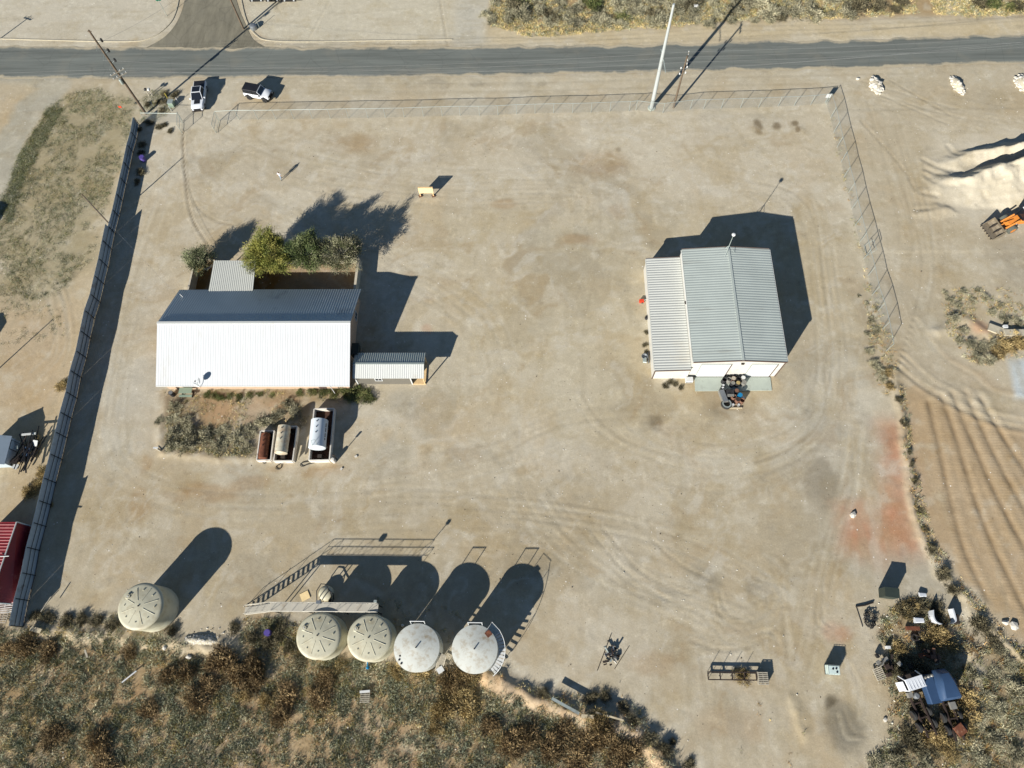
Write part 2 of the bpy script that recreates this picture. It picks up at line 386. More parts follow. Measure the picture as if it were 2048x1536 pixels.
# garden plot under the house and the walled back yard
GARDEN = [(325, 782), (720, 776), (748, 800), (700, 806), (625, 812), (612, 850), (515, 905), (505, 915), (325, 905)]
blend(poly_w(GARDEN, .7, .5) * .8, C(146, 126, 96)); blend(poly_w([(400, 800), (520, 800), (590, 800), (560, 840), (420, 850)], 1.2) * .8, C(180, 148, 112))
blend(poly_w([(385, 525), (716, 515), (716, 600), (380, 600)], .3, .1), C(140, 104, 58))
# soiled ground
for a in ((1515, 250, .8, 1.5), (1517, 265, .7, .6), (1553, 251, .8, 1), (1589, 247, .7, .6), (1594, 258, .4, .8), (1237, 300, .5, .6), (1222, 325, .5, .5), (1311, 845, 1.2, 1.6)):
    blend(blob_w(*a, rag=.3) * .75, C(112, 96, 70))
for a in ((1440, 800, 2.6, 2.6), (1425, 830, 2, 1.6), (1460, 820, 3, 1.2), (1050, 1140, 3, 2.2), (1100, 1130, 2, 2), (1410, 1160, 2.4, 1.6), (1525, 1180, 2.2, 2), (1320, 1195, 3.5, 1.5), (1690, 1455, 3, 3.4), (1670, 1400, 1, .8), (1650, 960, 2.6, 3), (955, 165, 1.6, .8), (1080, 168, 1.5, .8), (870, 165, 3, .8), (1210, 1395, 1.2, 2)):
    blend(blob_w(*a) * .3, C(104, 98, 84))
for a in ((420, 985, 4.5, 1.4), (500, 965, 3, 1.2), (640, 940, 3.6, 1.0), (350, 990, 2, 1), (560, 935, 2.4, .6), (290, 930, .9, 1.6), (275, 1010, 1.4, 2.4), (1010, 410, 2.2, 1.2), (1235, 425, 1.5, 1.5), (1150, 480, 3, 1.4), (860, 600, .8, 1), (820, 555, 1.2, .8), (1300, 1330, 3, 1.5), (1460, 1450, 4, 2), (1200, 330, 6, 3), (700, 290, 5, 2.2)):
    blend(blob_w(*a) * .5, C(160, 128, 86))
for a in ((830, 603, .5, .3), (843, 602, .4, .4), (275, 1005, .9, .5), (845, 550, .5, .3), (1700, 655, 2, 1)):
    blend(blob_w(*a) * .5, C(196, 188, 168))
qx = X + 9 * (fbm(X, Y, 11, 501) - .5) * 2; qy = Y + 9 * (fbm(X, Y, 11, 521) - .5) * 2          # swirled, graded-and-driven-over dirt
yard = np.clip(poly_w([(285, 245), (1648, 212), (1745, 620), (1790, 800), (1830, 1050), (1760, 1250), (1700, 1540), (1350, 1540), (1000, 1370), (500, 1230), (60, 1220), (200, 600)], 2.5), 0, 1)
for sc, lo, hi, am, c, sd_ in ((14, .55, .68, .55, C(206, 197, 176), 601), (11, .56, .68, .5, C(168, 150, 116), 611), (6.5, .58, .70, .5, C(176, 158, 122), 621), (5, .60, .70, .5, C(204, 196, 178), 631), (8, .60, .70, .42, C(150, 143, 126), 641), (3.2, .62, .74, .45, C(158, 134, 98), 651), (2.4, .64, .74, .5, C(210, 204, 188), 661)):
    blend(sstep(lo, hi, fbm(qx * .8, qy, sc, sd_, 5)) * am * .62 * (.25 + .75 * yard), c)
dust = np.clip(sstep(.60, .8, fbm(X, Y, 2.2, 301)) * .4, 0, 1); blend(dust, C(206, 198, 178))
blend(blob_w(1688, 1452, 2.6, 2.6, .3) * .5, C(112, 108, 96)); blend(blob_w(1662, 1402, 1.0, .7, .5) * .7, C(84, 74, 56))
# streaky traffic wear: noise stretched along the driving directions
st = fbm(X * .25 + Y * .02, Y * 1.6, 2.0, 341); blend(sstep(.55, .75, st) * .3 * (Y > 56), C(176, 164, 138))
st2 = fbm(X * 1.5, Y * .22, 2.0, 351); blend(sstep(.55, .75, st2) * .28 * (Y < 56), C(170, 158, 132))

# ---- relief
Z[:] = -.05 + .045 * n_mid * .6 + .02 * n_sm
def ridge(pts, h, wid, rag=.4, lump=.5):
    P = gpoly(pts); k = box_of(P, wid * 3 + 2); x = X[k] + (WX[k] - X[k]) * rag; y = Y[k] + (WY[k] - Y[k]) * rag
    d = seg_dist(x, y, P); Z[k] += h * np.exp(-(d / wid) ** 2) * (1 - lump + 2 * lump * n_sm[k])
def rut(pts, depth=.05, wid=.22, tone=None, amt=.35):
    P = gpoly(pts); k = box_of(P, 2); d = seg_dist(X[k], Y[k], P)
    Z[k] += -depth * np.exp(-(d / wid) ** 2) + depth * .7 * np.exp(-((d - wid * 2) / (wid * .9)) ** 2)
    if tone is not None:
        w = np.zeros(len(X)); w[k] = np.exp(-(d / (wid * 1.1)) ** 2) * amt * (.4 + 1.2 * n_sm[k]); blend(w, tone)
def heap(px, py, h, r, sx=1.0, rag=.3):
    c = G(px, py); k = (abs(X - c.x) < r * 2) & (abs(Y - c.y) < r * 2)
    x = X[k] + (WX[k] - X[k]) * rag; y = Y[k] + (WY[k] - Y[k]) * rag
    d = np.hypot((x - c.x) / sx, y - c.y) / r
    Z[k] = np.maximum(Z[k], h * np.clip(1 - d, 0, 1) ** 1.15 * (.9 + .2 * n_sm[k]))
ridge(BERM_L, .28, .9, .9); ridge(BERM_B, .55, .8, .9); ridge(BERM_R, .25, .5, .7)
ridge(curve([(1905, 1270), (1950, 1330), (1960, 1400), (1900, 1490)]), .2, .7, .9)
ridge(curve([(1585, 1395), (1600, 1430), (1608, 1470)]), .12, .6, .9); blend(line_w(curve([(1585, 1395), (1600, 1430), (1608, 1470)]), .3, .8, .9) * .35, C(200, 184, 150))
ridge(curve([(325, 905), (320, 860), (335, 800)]), .1, .5); ridge(curve([(325, 908), (420, 914), (510, 914)]), .12, .5)
ridge(curve([(1880, 660), (1925, 640), (1990, 672), (2060, 668)]), .2, .8, .6)
def scarp(pts, hs, back, front):
    P = gpoly(pts); k = box_of(P, front + 2); x = X[k] + (WX[k] - X[k]) * .5; y = Y[k] + (WY[k] - Y[k]) * .5; best = np.full(x.shape, 1e9); zz = np.zeros(x.shape)
    for i in range(len(P) - 1):
        a, b_ = P[i], P[i + 1]; ab = b_ - a; t = np.clip(((x - a[0]) * ab[0] + (y - a[1]) * ab[1]) / (ab ** 2).sum(), 0, 1); dx = x - a[0] - t * ab[0]; dy = y - a[1] - t * ab[1]; d = np.hypot(dx, dy)
        sgn = ab[0] * dy - ab[1] * dx; h = hs[i] + (hs[i + 1] - hs[i]) * t; f = np.where(sgn > 0, d / back, d / (front * (.35 + .65 * h / max(hs))))
        z_ = h * np.clip(1 - f, 0, 1) ** 1.1 * (.72 + .56 * n_sm[k]); m_ = d < best; zz = np.where(m_, z_, zz); best = np.where(m_, d, best)
    Z[k] = np.maximum(Z[k], zz)
scarp([(1862, 376), (1895, 368), (1940, 362), (1985, 352), (2048, 346), (2130, 330), (2220, 330)], [.1, .7, 1.5, 2.4, 3.2, 4.2, 3.0], 1.8, 9.0)
scarp([(1880, 330), (1920, 318), (1985, 306), (2060, 296)], [.1, .6, 1.2, 2.4], 1.2, 3.0); scarp([(1835, 424), (1880, 414), (1900, 418)], [.1, .3, .2], .8, 2.0)
for i, p in enumerate([[(1845, 318), (1880, 335), (1925, 345)], [(1850, 338), (1890, 352), (1940, 355)], [(1850, 350), (1880, 372), (1930, 375)], [(1840, 385), (1875, 392)], [(1895, 292), (1920, 312), (1990, 308)], [(1830, 420), (1885, 416)]]):
    rut(curve(p), .045, .3)
wet = C(150, 118, 84); dry = C(198, 188, 164); shade = C(150, 138, 114)
# ploughed strip: furrows and cleat marks
FUR = [[(1858, 805), (1880, 900), (1902, 1000), (1932, 1105), (1975, 1195)], [(1884, 792), (1918, 890), (1945, 980), (1985, 1085), (2060, 1235)],
       [(1905, 786), (1945, 880), (1980, 960), (2020, 1040), (2070, 1130)], [(1932, 786), (1976, 880), (2020, 965), (2070, 1050)],
       [(1962, 795), (2005, 870), (2060, 955)], [(1992, 805), (2030, 862), (2070, 915)], [(1838, 815), (1856, 900), (1872, 1000), (1898, 1080), (1925, 1120)]]
FUR = [FUR[k] for k in (0, 1, 2, 3, 4)]
for p in FUR:
    
    P_ = gpoly(curve(p)); kk = box_of(P_, 3); d = seg_dist(X[kk], Y[kk], P_); br = .35 + 1.3 * n_mid[kk] * n_sm[kk] * 2
    Z[kk] += (-.09 * np.exp(-(d / .28) ** 2) + .03 * np.exp(-((d - .8) / .4) ** 2)) * br; w = np.zeros(len(X)); w[kk] = np.exp(-(d / .34) ** 2) * .5 * br; blend(w, C(140, 118, 88))
    q = [(a + 11, b) for a, b in p]; TREAD[:] = np.maximum(TREAD, line_w(curve(q), .35, .2, 0))
    q = [(a - 12, b) for a, b in p]; TREAD[:] = np.maximum(TREAD, line_w(curve(q), .35, .2, 0))
for k in range(9):
    o = k * 7.5
    rut(curve([(1800 + o * .5, 735 - o * 1.6), (1850 + o * .6, 775 - o), (1920 + o * .4, 815 - o * 1.1), (1990, 845 - o), (2070, 862 - o)]), .035 + .05 * (k in (0, 1, 2)), .3, dry, .4)
# old wheel tracks and loops in the yard
TRK = [[(1150, 790), (1185, 850), (1250, 895), (1330, 925), (1400, 940)], [(1165, 790), (1200, 842), (1260, 884), (1340, 912)],
       [(1662, 740), (1668, 800), (1650, 865), (1600, 910), (1520, 940), (1420, 948)], [(1648, 740), (1652, 800), (1632, 855), (1580, 898), (1510, 925)],
       [(1745, 590), (1720, 700), (1705, 850), (1715, 1000)], [(1425, 1180), (1440, 1230), (1480, 1248), (1520, 1235)], [(1440, 1180), (1452, 1222), (1485, 1236)],
       [(1565, 1225), (1575, 1330)], [(1572, 1225), (1582, 1325)], [(1635, 1180), (1632, 1240), (1655, 1262)], [(1650, 1180), (1646, 1235), (1662, 1252)],
       [(1400, 1310), (1412, 1390)], [(1408, 1310), (1420, 1390)], [(1300, 1075), (1350, 1120), (1420, 1160)], [(1180, 1060), (1260, 1150), (1340, 1200)], [(1200, 1050), (1290, 1150), (1380, 1190)],
       [(366, 262), (368, 330), (382, 430), (418, 492)], [(372, 320), (385, 400), (430, 440), (470, 450)],
       [(1500, 1270), (1540, 1262), (1560, 1290)], [(1380, 1280), (1440, 1300), (1500, 1295)],
       [(1700, 1330), (1720, 1380), (1715, 1440)], [(1688, 1420), (1705, 1462), (1730, 1470)], [(1676, 1430), (1690, 1475), (1720, 1482)],
       [(20, 395), (55, 420), (65, 455), (50, 500)], [(30, 400), (75, 425), (85, 460), (65, 505)], [(90, 555), (130, 600), (140, 680)], [(-5, 520), (40, 560), (60, 620)],
       [(1720, 240), (1800, 330), (1830, 380)], [(1740, 180), (1900, 250)], [(1780, 160), (1900, 230)], [(660, 0), (610, 90)], [(900, 120), (880, 0)]]
rt = np.random.default_rng(77)
def lane(c, n, spread, depth):
    for k in range(n):
        o = rt.normal(0, spread, (len(c), 2)) * .35 + rt.normal(0, spread, 2)
        a, b_ = sorted(rt.uniform(0, 1, 2)); m_ = curve([tuple(np.array(q_) + d_) for q_, d_ in zip(c, o)], 8); i0, i1 = int(a * len(m_) * .6), int((.4 + b_ * .6) * len(m_))
        if i1 - i0 < 4: continue
        m_ = m_[i0:i1]; g_ = gpoly(m_); t_ = np.gradient(g_, axis=0); nn = np.stack([-t_[:, 1], t_[:, 0]], 1) / (np.linalg.norm(t_, axis=1)[:, None] + 1e-6)
        for s_ in (-.85, .85):
            P_ = g_ + nn * s_; kk = box_of(P_, 1.5); d = seg_dist(X[kk], Y[kk], P_); w = np.zeros(len(X)); w[kk] = np.exp(-(d / .2) ** 2) * rt.uniform(.06, .22) * (.2 + 1.5 * n_sm[kk]); blend(w, (dry, shade, C(206, 200, 182))[k % 3]); Z[kk] -= .6 * depth * np.exp(-(d / .2) ** 2) - depth * .36 * np.exp(-((d - .4) / .2) ** 2)
for c, n, sp_, dp_ in (([(395, 245), (420, 330), (520, 420), (760, 520), (950, 640), (1000, 800)], 9, 22, .01), ([(395, 245), (330, 380), (270, 560), (230, 760), (230, 930), (400, 1010), (700, 1010)], 9, 14, .012), ([(410, 245), (600, 330), (900, 380), (1200, 400), (1230, 560), (1180, 760)], 8, 26, .01), ([(1180, 760), (1250, 880), (1420, 940), (1600, 890), (1665, 760), (1650, 560), (1600, 380), (1400, 320)], 11, 18, .015), ([(700, 970), (950, 930), (1150, 860), (1400, 850)], 7, 24, .01), ([(500, 1060), (800, 1020), (1100, 1050), (1400, 1120), (1600, 1240)], 8, 26, .012), ([(1000, 800), (1080, 1000), (1250, 1150), (1450, 1220), (1500, 1300)], 8, 26, .014), ([(1700, 800), (1690, 960), (1640, 1120), (1600, 1300), (1550, 1480)], 8, 18, .018), ([(1400, 1200), (1460, 1260), (1540, 1240), (1560, 1180), (1500, 1150)], 6, 16, .02), ([(1760, 170), (1800, 300), (1850, 480), (1830, 640)], 8, 18, .015), ([(1700, 170), (1900, 230), (2060, 260)], 6, 16, .012), ([(20, 640), (90, 560), (120, 700), (60, 780)], 6, 14, .015), ([(640, 170), (1000, 172), (1400, 165), (1900, 150)], 5, 6, .008)):
    lane(c, n, sp_, dp_)
for i, p in enumerate(TRK): rut(curve(p), .018 if i < 6 else .035, .16, shade if i % 2 else dry, .32)
rut(curve([(366, 262), (368, 330), (382, 430), (418, 492)]), .04, .12, C(120, 108, 90), .7)
# roads lie in flat beds
ROAD_T = [(-60, 93), (340, 94), (500, 95), (975, 93), (1400, 87), (1700, 79), (2120, 68)]
ROAD_B = [(-60, 158), (240, 158), (700, 155), (1000, 152), (1400, 143), (1700, 137), (2120, 124)]
SIDE = [(378, -30), (362, 20), (345, 55), (318, 80), (290, 97), (530, 98), (505, 80), (492, 55), (476, 20), (466, -30)]
rw = np.maximum(poly_w(ROAD_T + ROAD_B[::-1], .3, 0), poly_w(SIDE, .3, 0)); Z[:] = Z * (1 - rw) - .06 * rw
fl = np.zeros(len(X))
for q in ([(300, 570), (720, 565), (720, 790), (310, 790)], [(700, 690), (860, 690), (860, 775), (700, 775)], [(1280, 480), (1590, 480), (1590, 790), (1300, 790)]):
    fl = np.maximum(fl, poly_w(q, .6, 0))
Z[:] = Z * (1 - fl) - .03 * fl
far = (X < -104) | (X > 92) | (Y < -14) | (Y > 114); Z[far] = -.05

gm = bpy.data.meshes.new('ground'); idx = np.arange(NX * NY).reshape(NX, NY)
q = np.stack([idx[:-1, :-1], idx[1:, :-1], idx[1:, 1:], idx[:-1, 1:]], -1).reshape(-1, 4)
gm.vertices.add(NX * NY); gm.vertices.foreach_set('co', np.stack([X, Y, Z], -1).ravel())
gm.loops.add(q.size); gm.loops.foreach_set('vertex_index', q.ravel().astype(np.int32))
gm.polygons.add(len(q)); gm.polygons.foreach_set('loop_start', np.arange(0, q.size, 4, dtype=np.int32)); gm.polygons.foreach_set('loop_total', np.full(len(q), 4, np.int32))
gm.polygons.foreach_set('use_smooth', np.ones(len(q), bool)); gm.update(calc_edges=True)
ca = gm.color_attributes.new('Col', 'FLOAT_COLOR', 'POINT'); ca.data.foreach_set('color', np.concatenate([np.clip(COLR, 0, 1), TREAD[:, None]], 1).ravel())
ground = bpy.data.objects.new('ground', gm); COL.objects.link(ground); ground['kind'] = 'structure'
def ground_material():
    m = bpy.data.materials.new('dry_earth'); m.use_nodes = True; nt = m.node_tree; N = nt.nodes; L = nt.links; b = N['Principled BSDF']
    b.inputs['Roughness'].default_value = .95; b.inputs['Specular IOR Level'].default_value = .12
    at = N.new('ShaderNodeAttribute'); at.attribute_name = 'Col'; tc = N.new('ShaderNodeTexCoord')
    def noise(sc, det=6, ro=.6):
        n = N.new('ShaderNodeTexNoise'); n.inputs['Scale'].default_value = sc; n.inputs['Detail'].default_value = det; n.inputs['Roughness'].default_value = ro
        L.new(tc.outputs['Object'], n.inputs['Vector']); return n
    def rng_(src, a, b_, c, d):
        r = N.new('ShaderNodeMapRange'); r.inputs[1].default_value = a; r.inputs[2].default_value = b_; r.inputs[3].default_value = c; r.inputs[4].default_value = d
        L.new(src, r.inputs[0]); return r.outputs[0]
    n1 = noise(1.1, 8, .7); n2 = noise(6, 4, .7)
    m1 = N.new('ShaderNodeMix'); m1.data_type = 'RGBA'; m1.blend_type = 'MULTIPLY'; m1.inputs[0].default_value = 1
    L.new(at.outputs['Color'], m1.inputs[6]); L.new(rng_(n1.outputs['Fac'], .3, .7, .93, 1.07), m1.inputs[7])
    m2 = N.new('ShaderNodeMix'); m2.data_type = 'RGBA'; m2.blend_type = 'MULTIPLY'; m2.inputs[0].default_value = 1
    L.new(m1.outputs[2], m2.inputs[6]); L.new(rng_(n2.outputs['Fac'], .3, .7, .91, 1.09), m2.inputs[7])
    vo = N.new('ShaderNodeTexVoronoi'); vo.inputs['Scale'].default_value = 1.25; L.new(tc.outputs['Object'], vo.inputs['Vector'])
    peb = rng_(vo.outputs['Distance'], .07, .11, 1, 0)
    n3 = noise(.35, 3); gate = rng_(n3.outputs['Fac'], .54, .64, 0, .9)
    mu = N.new('ShaderNodeMath'); mu.operation = 'MULTIPLY'; L.new(peb, mu.inputs[0]); L.new(gate, mu.inputs[1])
    m3 = N.new('ShaderNodeMix'); m3.data_type = 'RGBA'; L.new(mu.outputs[0], m3.inputs[0]); L.new(m2.outputs[2], m3.inputs[6]); m3.inputs[7].default_value = (.78, .75, .68, 1)
    v2 = N.new('ShaderNodeTexVoronoi'); v2.inputs['Scale'].default_value = .7; L.new(tc.outputs['Object'], v2.inputs['Vector'])
    dk = rng_(v2.outputs['Distance'], .03, .06, .6, 0)
    m4 = N.new('ShaderNodeMix'); m4.data_type = 'RGBA'; L.new(dk, m4.inputs[0]); L.new(m3.outputs[2], m4.inputs[6]); m4.inputs[7].default_value = (.10, .08, .06, 1)
    nA = noise(.20, 10, .72); m5 = N.new('ShaderNodeMix'); m5.data_type = 'RGBA'; m5.blend_type = 'MULTIPLY'; L.new(rng_(nA.outputs['Fac'], .5, .68, 0, .75), m5.inputs[0]); L.new(m4.outputs[2], m5.inputs[6]); m5.inputs[7].default_value = (.86, .81, .70, 1)
    nB = noise(.55, 10, .75); m6 = N.new('ShaderNodeMix'); m6.data_type = 'RGBA'; m6.blend_type = 'MULTIPLY'; L.new(rng_(nB.outputs['Fac'], .54, .66, 0, .8), m6.inputs[0]); L.new(m5.outputs[2], m6.inputs[6]); m6.inputs[7].default_value = (1.14, 1.16, 1.18, 1)
    nC = noise(.33, 10, .72); m7 = N.new('ShaderNodeMix'); m7.data_type = 'RGBA'; m7.blend_type = 'MULTIPLY'; L.new(rng_(nC.outputs['Fac'], .56, .66, 0, .7), m7.inputs[0]); L.new(m6.outputs[2], m7.inputs[6]); m7.inputs[7].default_value = (.80, .80, .80, 1)
    L.new(m7.outputs[2], b.inputs['Base Color'])
    wv = N.new('ShaderNodeTexWave'); wv.bands_direction = 'Y'; wv.inputs['Scale'].default_value = .9; wv.inputs['Distortion'].default_value = .6
    L.new(tc.outputs['Object'], wv.inputs['Vector'])
    tm = N.new('ShaderNodeMath'); tm.operation = 'MULTIPLY'; L.new(wv.outputs['Fac'], tm.inputs[0]); L.new(at.outputs['Alpha'], tm.inputs[1])
    b1 = N.new('ShaderNodeBump'); b1.inputs['Strength'].default_value = .14; b1.inputs['Distance'].default_value = .04; L.new(tm.outputs[0], b1.inputs['Height'])
    nb = noise(1.4, 12, .78); b2 = N.new('ShaderNodeBump'); b2.inputs['Strength'].default_value = .4; b2.inputs['Distance'].default_value = .10
    L.new(nb.outputs['Fac'], b2.inputs['Height']); L.new(b1.outputs[0], b2.inputs['Normal']); L.new(b2.outputs[0], b.inputs['Normal'])
    return m
gm.materials.append(ground_material())
def gh(x, y):
    i = np.clip((np.asarray(x) - gx[6]) / STEP, 0, NX - 14).astype(int) + 6; j = np.clip((np.asarray(y) - gy[6]) / STEP, 0, NY - 14).astype(int) + 6
    return Z[idx[i, j]]

# ---------------------------------------------------------------- roads
def asphalt(name, col, streak_scale):
    m = bpy.data.materials.new(name); m.use_nodes = True; nt = m.node_tree; N = nt.nodes; L = nt.links; b = N['Principled BSDF']
    b.inputs['Roughness'].default_value = .9; b.inputs['Specular IOR Level'].default_value = .2
    tc = N.new('ShaderNodeTexCoord'); mp = N.new('ShaderNodeMapping'); mp.inputs['Scale'].default_value = streak_scale; L.new(tc.outputs['Object'], mp.inputs[0])
    n1 = N.new('ShaderNodeTexNoise'); n1.inputs['Scale'].default_value = 1; n1.inputs['Detail'].default_value = 8; n1.inputs['Roughness'].default_value = .7; L.new(mp.outputs[0], n1.inputs['Vector'])
    n2 = N.new('ShaderNodeTexNoise'); n2.inputs['Scale'].default_value = .25; n2.inputs['Detail'].default_value = 5; L.new(tc.outputs['Object'], n2.inputs['Vector'])
    cr = N.new('ShaderNodeValToRGB'); e = cr.color_ramp.elements
    e[0].position = .3; e[0].color = (*(col * .72), 1); e[1].position = .72; e[1].color = (*(col * 1.3), 1)
    L.new(n1.outputs['Fac'], cr.inputs[0])
    mx = N.new('ShaderNodeMix'); mx.data_type = 'RGBA'; mr = N.new('ShaderNodeMapRange'); mr.inputs[1].default_value = .52; mr.inputs[2].default_value = .75; mr.inputs[3].default_value = 0; mr.inputs[4].default_value = .5
    L.new(n2.outputs['Fac'], mr.inputs[0]); L.new(mr.outputs[0], mx.inputs[0]); L.new(cr.outputs[0], mx.inputs[6]); mx.inputs[7].default_value = (*C(138, 134, 120), 1)
    at = N.new('ShaderNodeAttribute'); at.attribute_name = 'Col'; n4 = N.new('ShaderNodeTexNoise'); n4.inputs['Scale'].default_value = 1.6; n4.inputs['Detail'].default_value = 9; n4.inputs['Roughness'].default_value = .75; L.new(tc.outputs['Object'], n4.inputs['Vector'])
    ad = N.new('ShaderNodeMath'); ad.operation = 'ADD'; L.new(at.outputs['Fac'], ad.inputs[0]); L.new(n4.outputs['Fac'], ad.inputs[1]); mr2 = N.new('ShaderNodeMapRange'); mr2.inputs[1].default_value = .85; mr2.inputs[2].default_value = 1.35; mr2.inputs[3].default_value = 0; mr2.inputs[4].default_value = 1; L.new(ad.outputs[0], mr2.inputs[0])
    mx3 = N.new('ShaderNodeMix'); mx3.data_type = 'RGBA'; L.new(mr2.outputs[0], mx3.inputs[0]); L.new(mx.outputs[2], mx3.inputs[6]); mx3.inputs[7].default_value = (*C(188, 176, 150), 1)
    vc = N.new('ShaderNodeTexVoronoi'); vc.feature = 'DISTANCE_TO_EDGE'; vc.inputs['Scale'].default_value = .22; nw = N.new('ShaderNodeTexNoise'); nw.inputs['Scale'].default_value = .6; nw.inputs['Detail'].default_value = 6; L.new(tc.outputs['Object'], nw.inputs['Vector'])
    va = N.new('ShaderNodeMix'); va.data_type = 'RGBA'; va.inputs[0].default_value = .82; L.new(nw.outputs['Color'], va.inputs[6]); L.new(tc.outputs['Object'], va.inputs[7]); L.new(va.outputs[2], vc.inputs['Vector'])
    mr3 = N.new('ShaderNodeMapRange'); mr3.inputs[1].default_value = .004; mr3.inputs[2].default_value = .012; mr3.inputs[3].default_value = .16; mr3.inputs[4].default_value = 0; L.new(vc.outputs['Distance'], mr3.inputs[0])
    mx4 = N.new('ShaderNodeMix'); mx4.data_type = 'RGBA'; L.new(mr3.outputs[0], mx4.inputs[0]); L.new(mx3.outputs[2], mx4.inputs[6]); mx4.inputs[7].default_value = (.04, .04, .04, 1)
    L.new(mx4.outputs[2], b.inputs['Base Color'])
    n3 = N.new('ShaderNodeTexNoise'); n3.inputs['Scale'].default_value = 9; n3.inputs['Detail'].default_value = 3; L.new(tc.outputs['Object'], n3.inputs['Vector'])
    bp = N.new('ShaderNodeBump'); bp.inputs['Strength'].default_value = .3; bp.inputs['Distance'].default_value = .03; L.new(n3.outputs['Fac'], bp.inputs['Height']); L.new(bp.outputs[0], b.inputs['Normal'])
    return m
MT['asphalt'] = asphalt('asphalt', C(116, 120, 114), (.06, 1.1, 1)); MT['asphalt_old'] = asphalt('asphalt_old', C(132, 127, 110), (.9, .2, 1))
def strip(name, top, bot, z, m, n=420):
    T = gpoly(top); B = gpoly(bot); at = lambda P, x: np.interp(x, P[:, 0], P[:, 1])
    x0 = max(T[0, 0], B[0, 0]) - 150; x1 = min(T[-1, 0], B[-1, 0]) + 150; xs = np.linspace(x0, x1, n * 2); ts = np.array([0, .03, .07, .14, .3, .5, .7, .86, .93, .97, 1.0])
    et = (fbm(xs, xs * 0, 2.5, 801) - .5) * 1.3; eb = (fbm(xs, xs * 0 + 9, 2.5, 811) - .5) * 1.3; yt = at(T, xs) + et; yb = at(B, xs) + eb
    V = np.stack([np.repeat(xs, len(ts)), (yt[:, None] * (1 - ts) + yb[:, None] * ts).ravel(), np.full(len(xs) * len(ts), z)], 1); k = len(ts)
    mb = MB(); mb.v = [Vector(v) for v in V]; mb.f = [(i * k + j, i * k + j + 1, (i + 1) * k + j + 1, (i + 1) * k + j) for i in range(len(xs) - 1) for j in range(k - 1)]
    o = mb.build(name, m); e = np.clip(1 - np.minimum(ts, 1 - ts) / .14, 0, 1) ** .7; al = np.clip(np.tile(e, len(xs)) * (.35 + 1.2 * fbm(V[:, 0], V[:, 1], 3, 821)), 0, 1)
    ca = o.data.color_attributes.new('Col', 'FLOAT_COLOR', 'POINT'); ca.data.foreach_set('color', np.stack([al, al, al, al], 1).ravel().astype(np.float32)); return o
road = strip('road', ROAD_T, ROAD_B, .008, 'asphalt'); road['kind'] = 'structure'
sp = [(378, -60), (372, -15), (364, 20), (350, 50), (326, 76), (285, 99), (540, 99), (508, 80), (494, 55), (479, 20), (470, -15), (466, -60)]
sp = curve(sp[:6], 5) + curve(sp[6:], 5)
sr = MB().add([(*G(*p)[:2], .003) for p in sp], [tuple(range(len(sp)))]).build('side_road', 'asphalt_old'); sr['kind'] = 'structure'
for nm, pts in (('kerb', [(-40, 76), (90, 80), (250, 83), (300, 76), (335, 52), (352, 22), (362, -30)]), ('kerb', [(478, -20), (492, 40), (512, 70), (540, 81), (620, 83), (760, 81), (905, 79)])):
    P = gpoly(curve(pts, 5)); mb = MB()
    for i in range(len(P) - 1):
        d = P[i + 1] - P[i]; L_ = np.hypot(*d); mb.box(((P[i, 0] + P[i + 1, 0]) / 2, (P[i, 1] + P[i + 1, 1]) / 2, .0), (L_ + .02, .2, .14), math.atan2(d[1], d[0]))
    k = mb.build(nm, 'kerb_concrete'); k['kind'] = 'structure'
ap = MB().slab(Vector((21.1, 34.05, .06)), Vector((30.9, 34.15, .06)), Vector((30.95, 36.0, .06)), Vector((21.2, 36.0, .06)), .12).build('concrete_apron', 'concrete'); ap['kind'] = 'structure'

# ================================================================ BUILDINGS
def corr(mb, a, b, c, d, pitch, amp, t=.05, sharp=True):
    """ribbed sheet: a->b is the ridge edge, d->c the eave edge; ribs run ridge to eave"""
    a, b, c, d = (Vector(p) for p in (a, b, c, d)); L_ = (b - a).length; n = max(2, int(L_ / pitch)); up = (b - a).cross(d - a).normalized()
    if up.z < 0: up = -up
    prof = ((0, 0), (.55, 0), (.68, 1), (.87, 1)) if sharp else ((0, 0), (.25, .7), (.5, 1), (.75, .7))
    ts = [((i + p) / n, h * amp) for i in range(n) for p, h in prof] + [(1.0, 0)]
    vs = []
    for tt, h in ts: vs += [a.lerp(b, tt) + up * h, d.lerp(c, tt) + up * h]
    m = len(ts); mb.add(vs, [(2 * i, 2 * i + 1, 2 * i + 3, 2 * i + 2) for i in range(m - 1)])
    lo = Vector((0, 0, -t)); mb.add([a, b, c, d, a + lo, b + lo, c + lo, d + lo], [(4, 5, 6, 7), (0, 4, 7, 3), (1, 2, 6, 5), (0, 1, 5, 4), (3, 7, 6, 2)])
    return mb
def window(parent, x, y, z, w, h, face, frame='white_paint'):
    """window set in a wall; face = outward normal '-y','+x','-x','+y'"""
    n = {'-y': Vector((0, -1, 0)), '+y': Vector((0, 1, 0)), '+x': Vector((1, 0, 0)), '-x': Vector((-1, 0, 0))}[face]; t = Vector((-n.y, n.x, 0)); c = Vector((x, y, z))
    rot = Matrix((t, n, Vector((0, 0, 1)))).transposed()
    f = MB()
    for s in (-1, 1):
        f.box(c + t * s * (w / 2) + n * .03, (.09, .08, h + .09), rot=rot); f.box(c + Vector((0, 0, s * h / 2)) + n * .03, (w - .09, .08, .09), rot=rot)
    f.box(c + n * .03, (.04, .05, h - .09), rot=rot)
    fo = f.build('window', frame, parent); MB().box(c + n * .012, (w - .08, .02, h - .08), rot=rot).build('pane', 'window_glass', fo)
    return fo

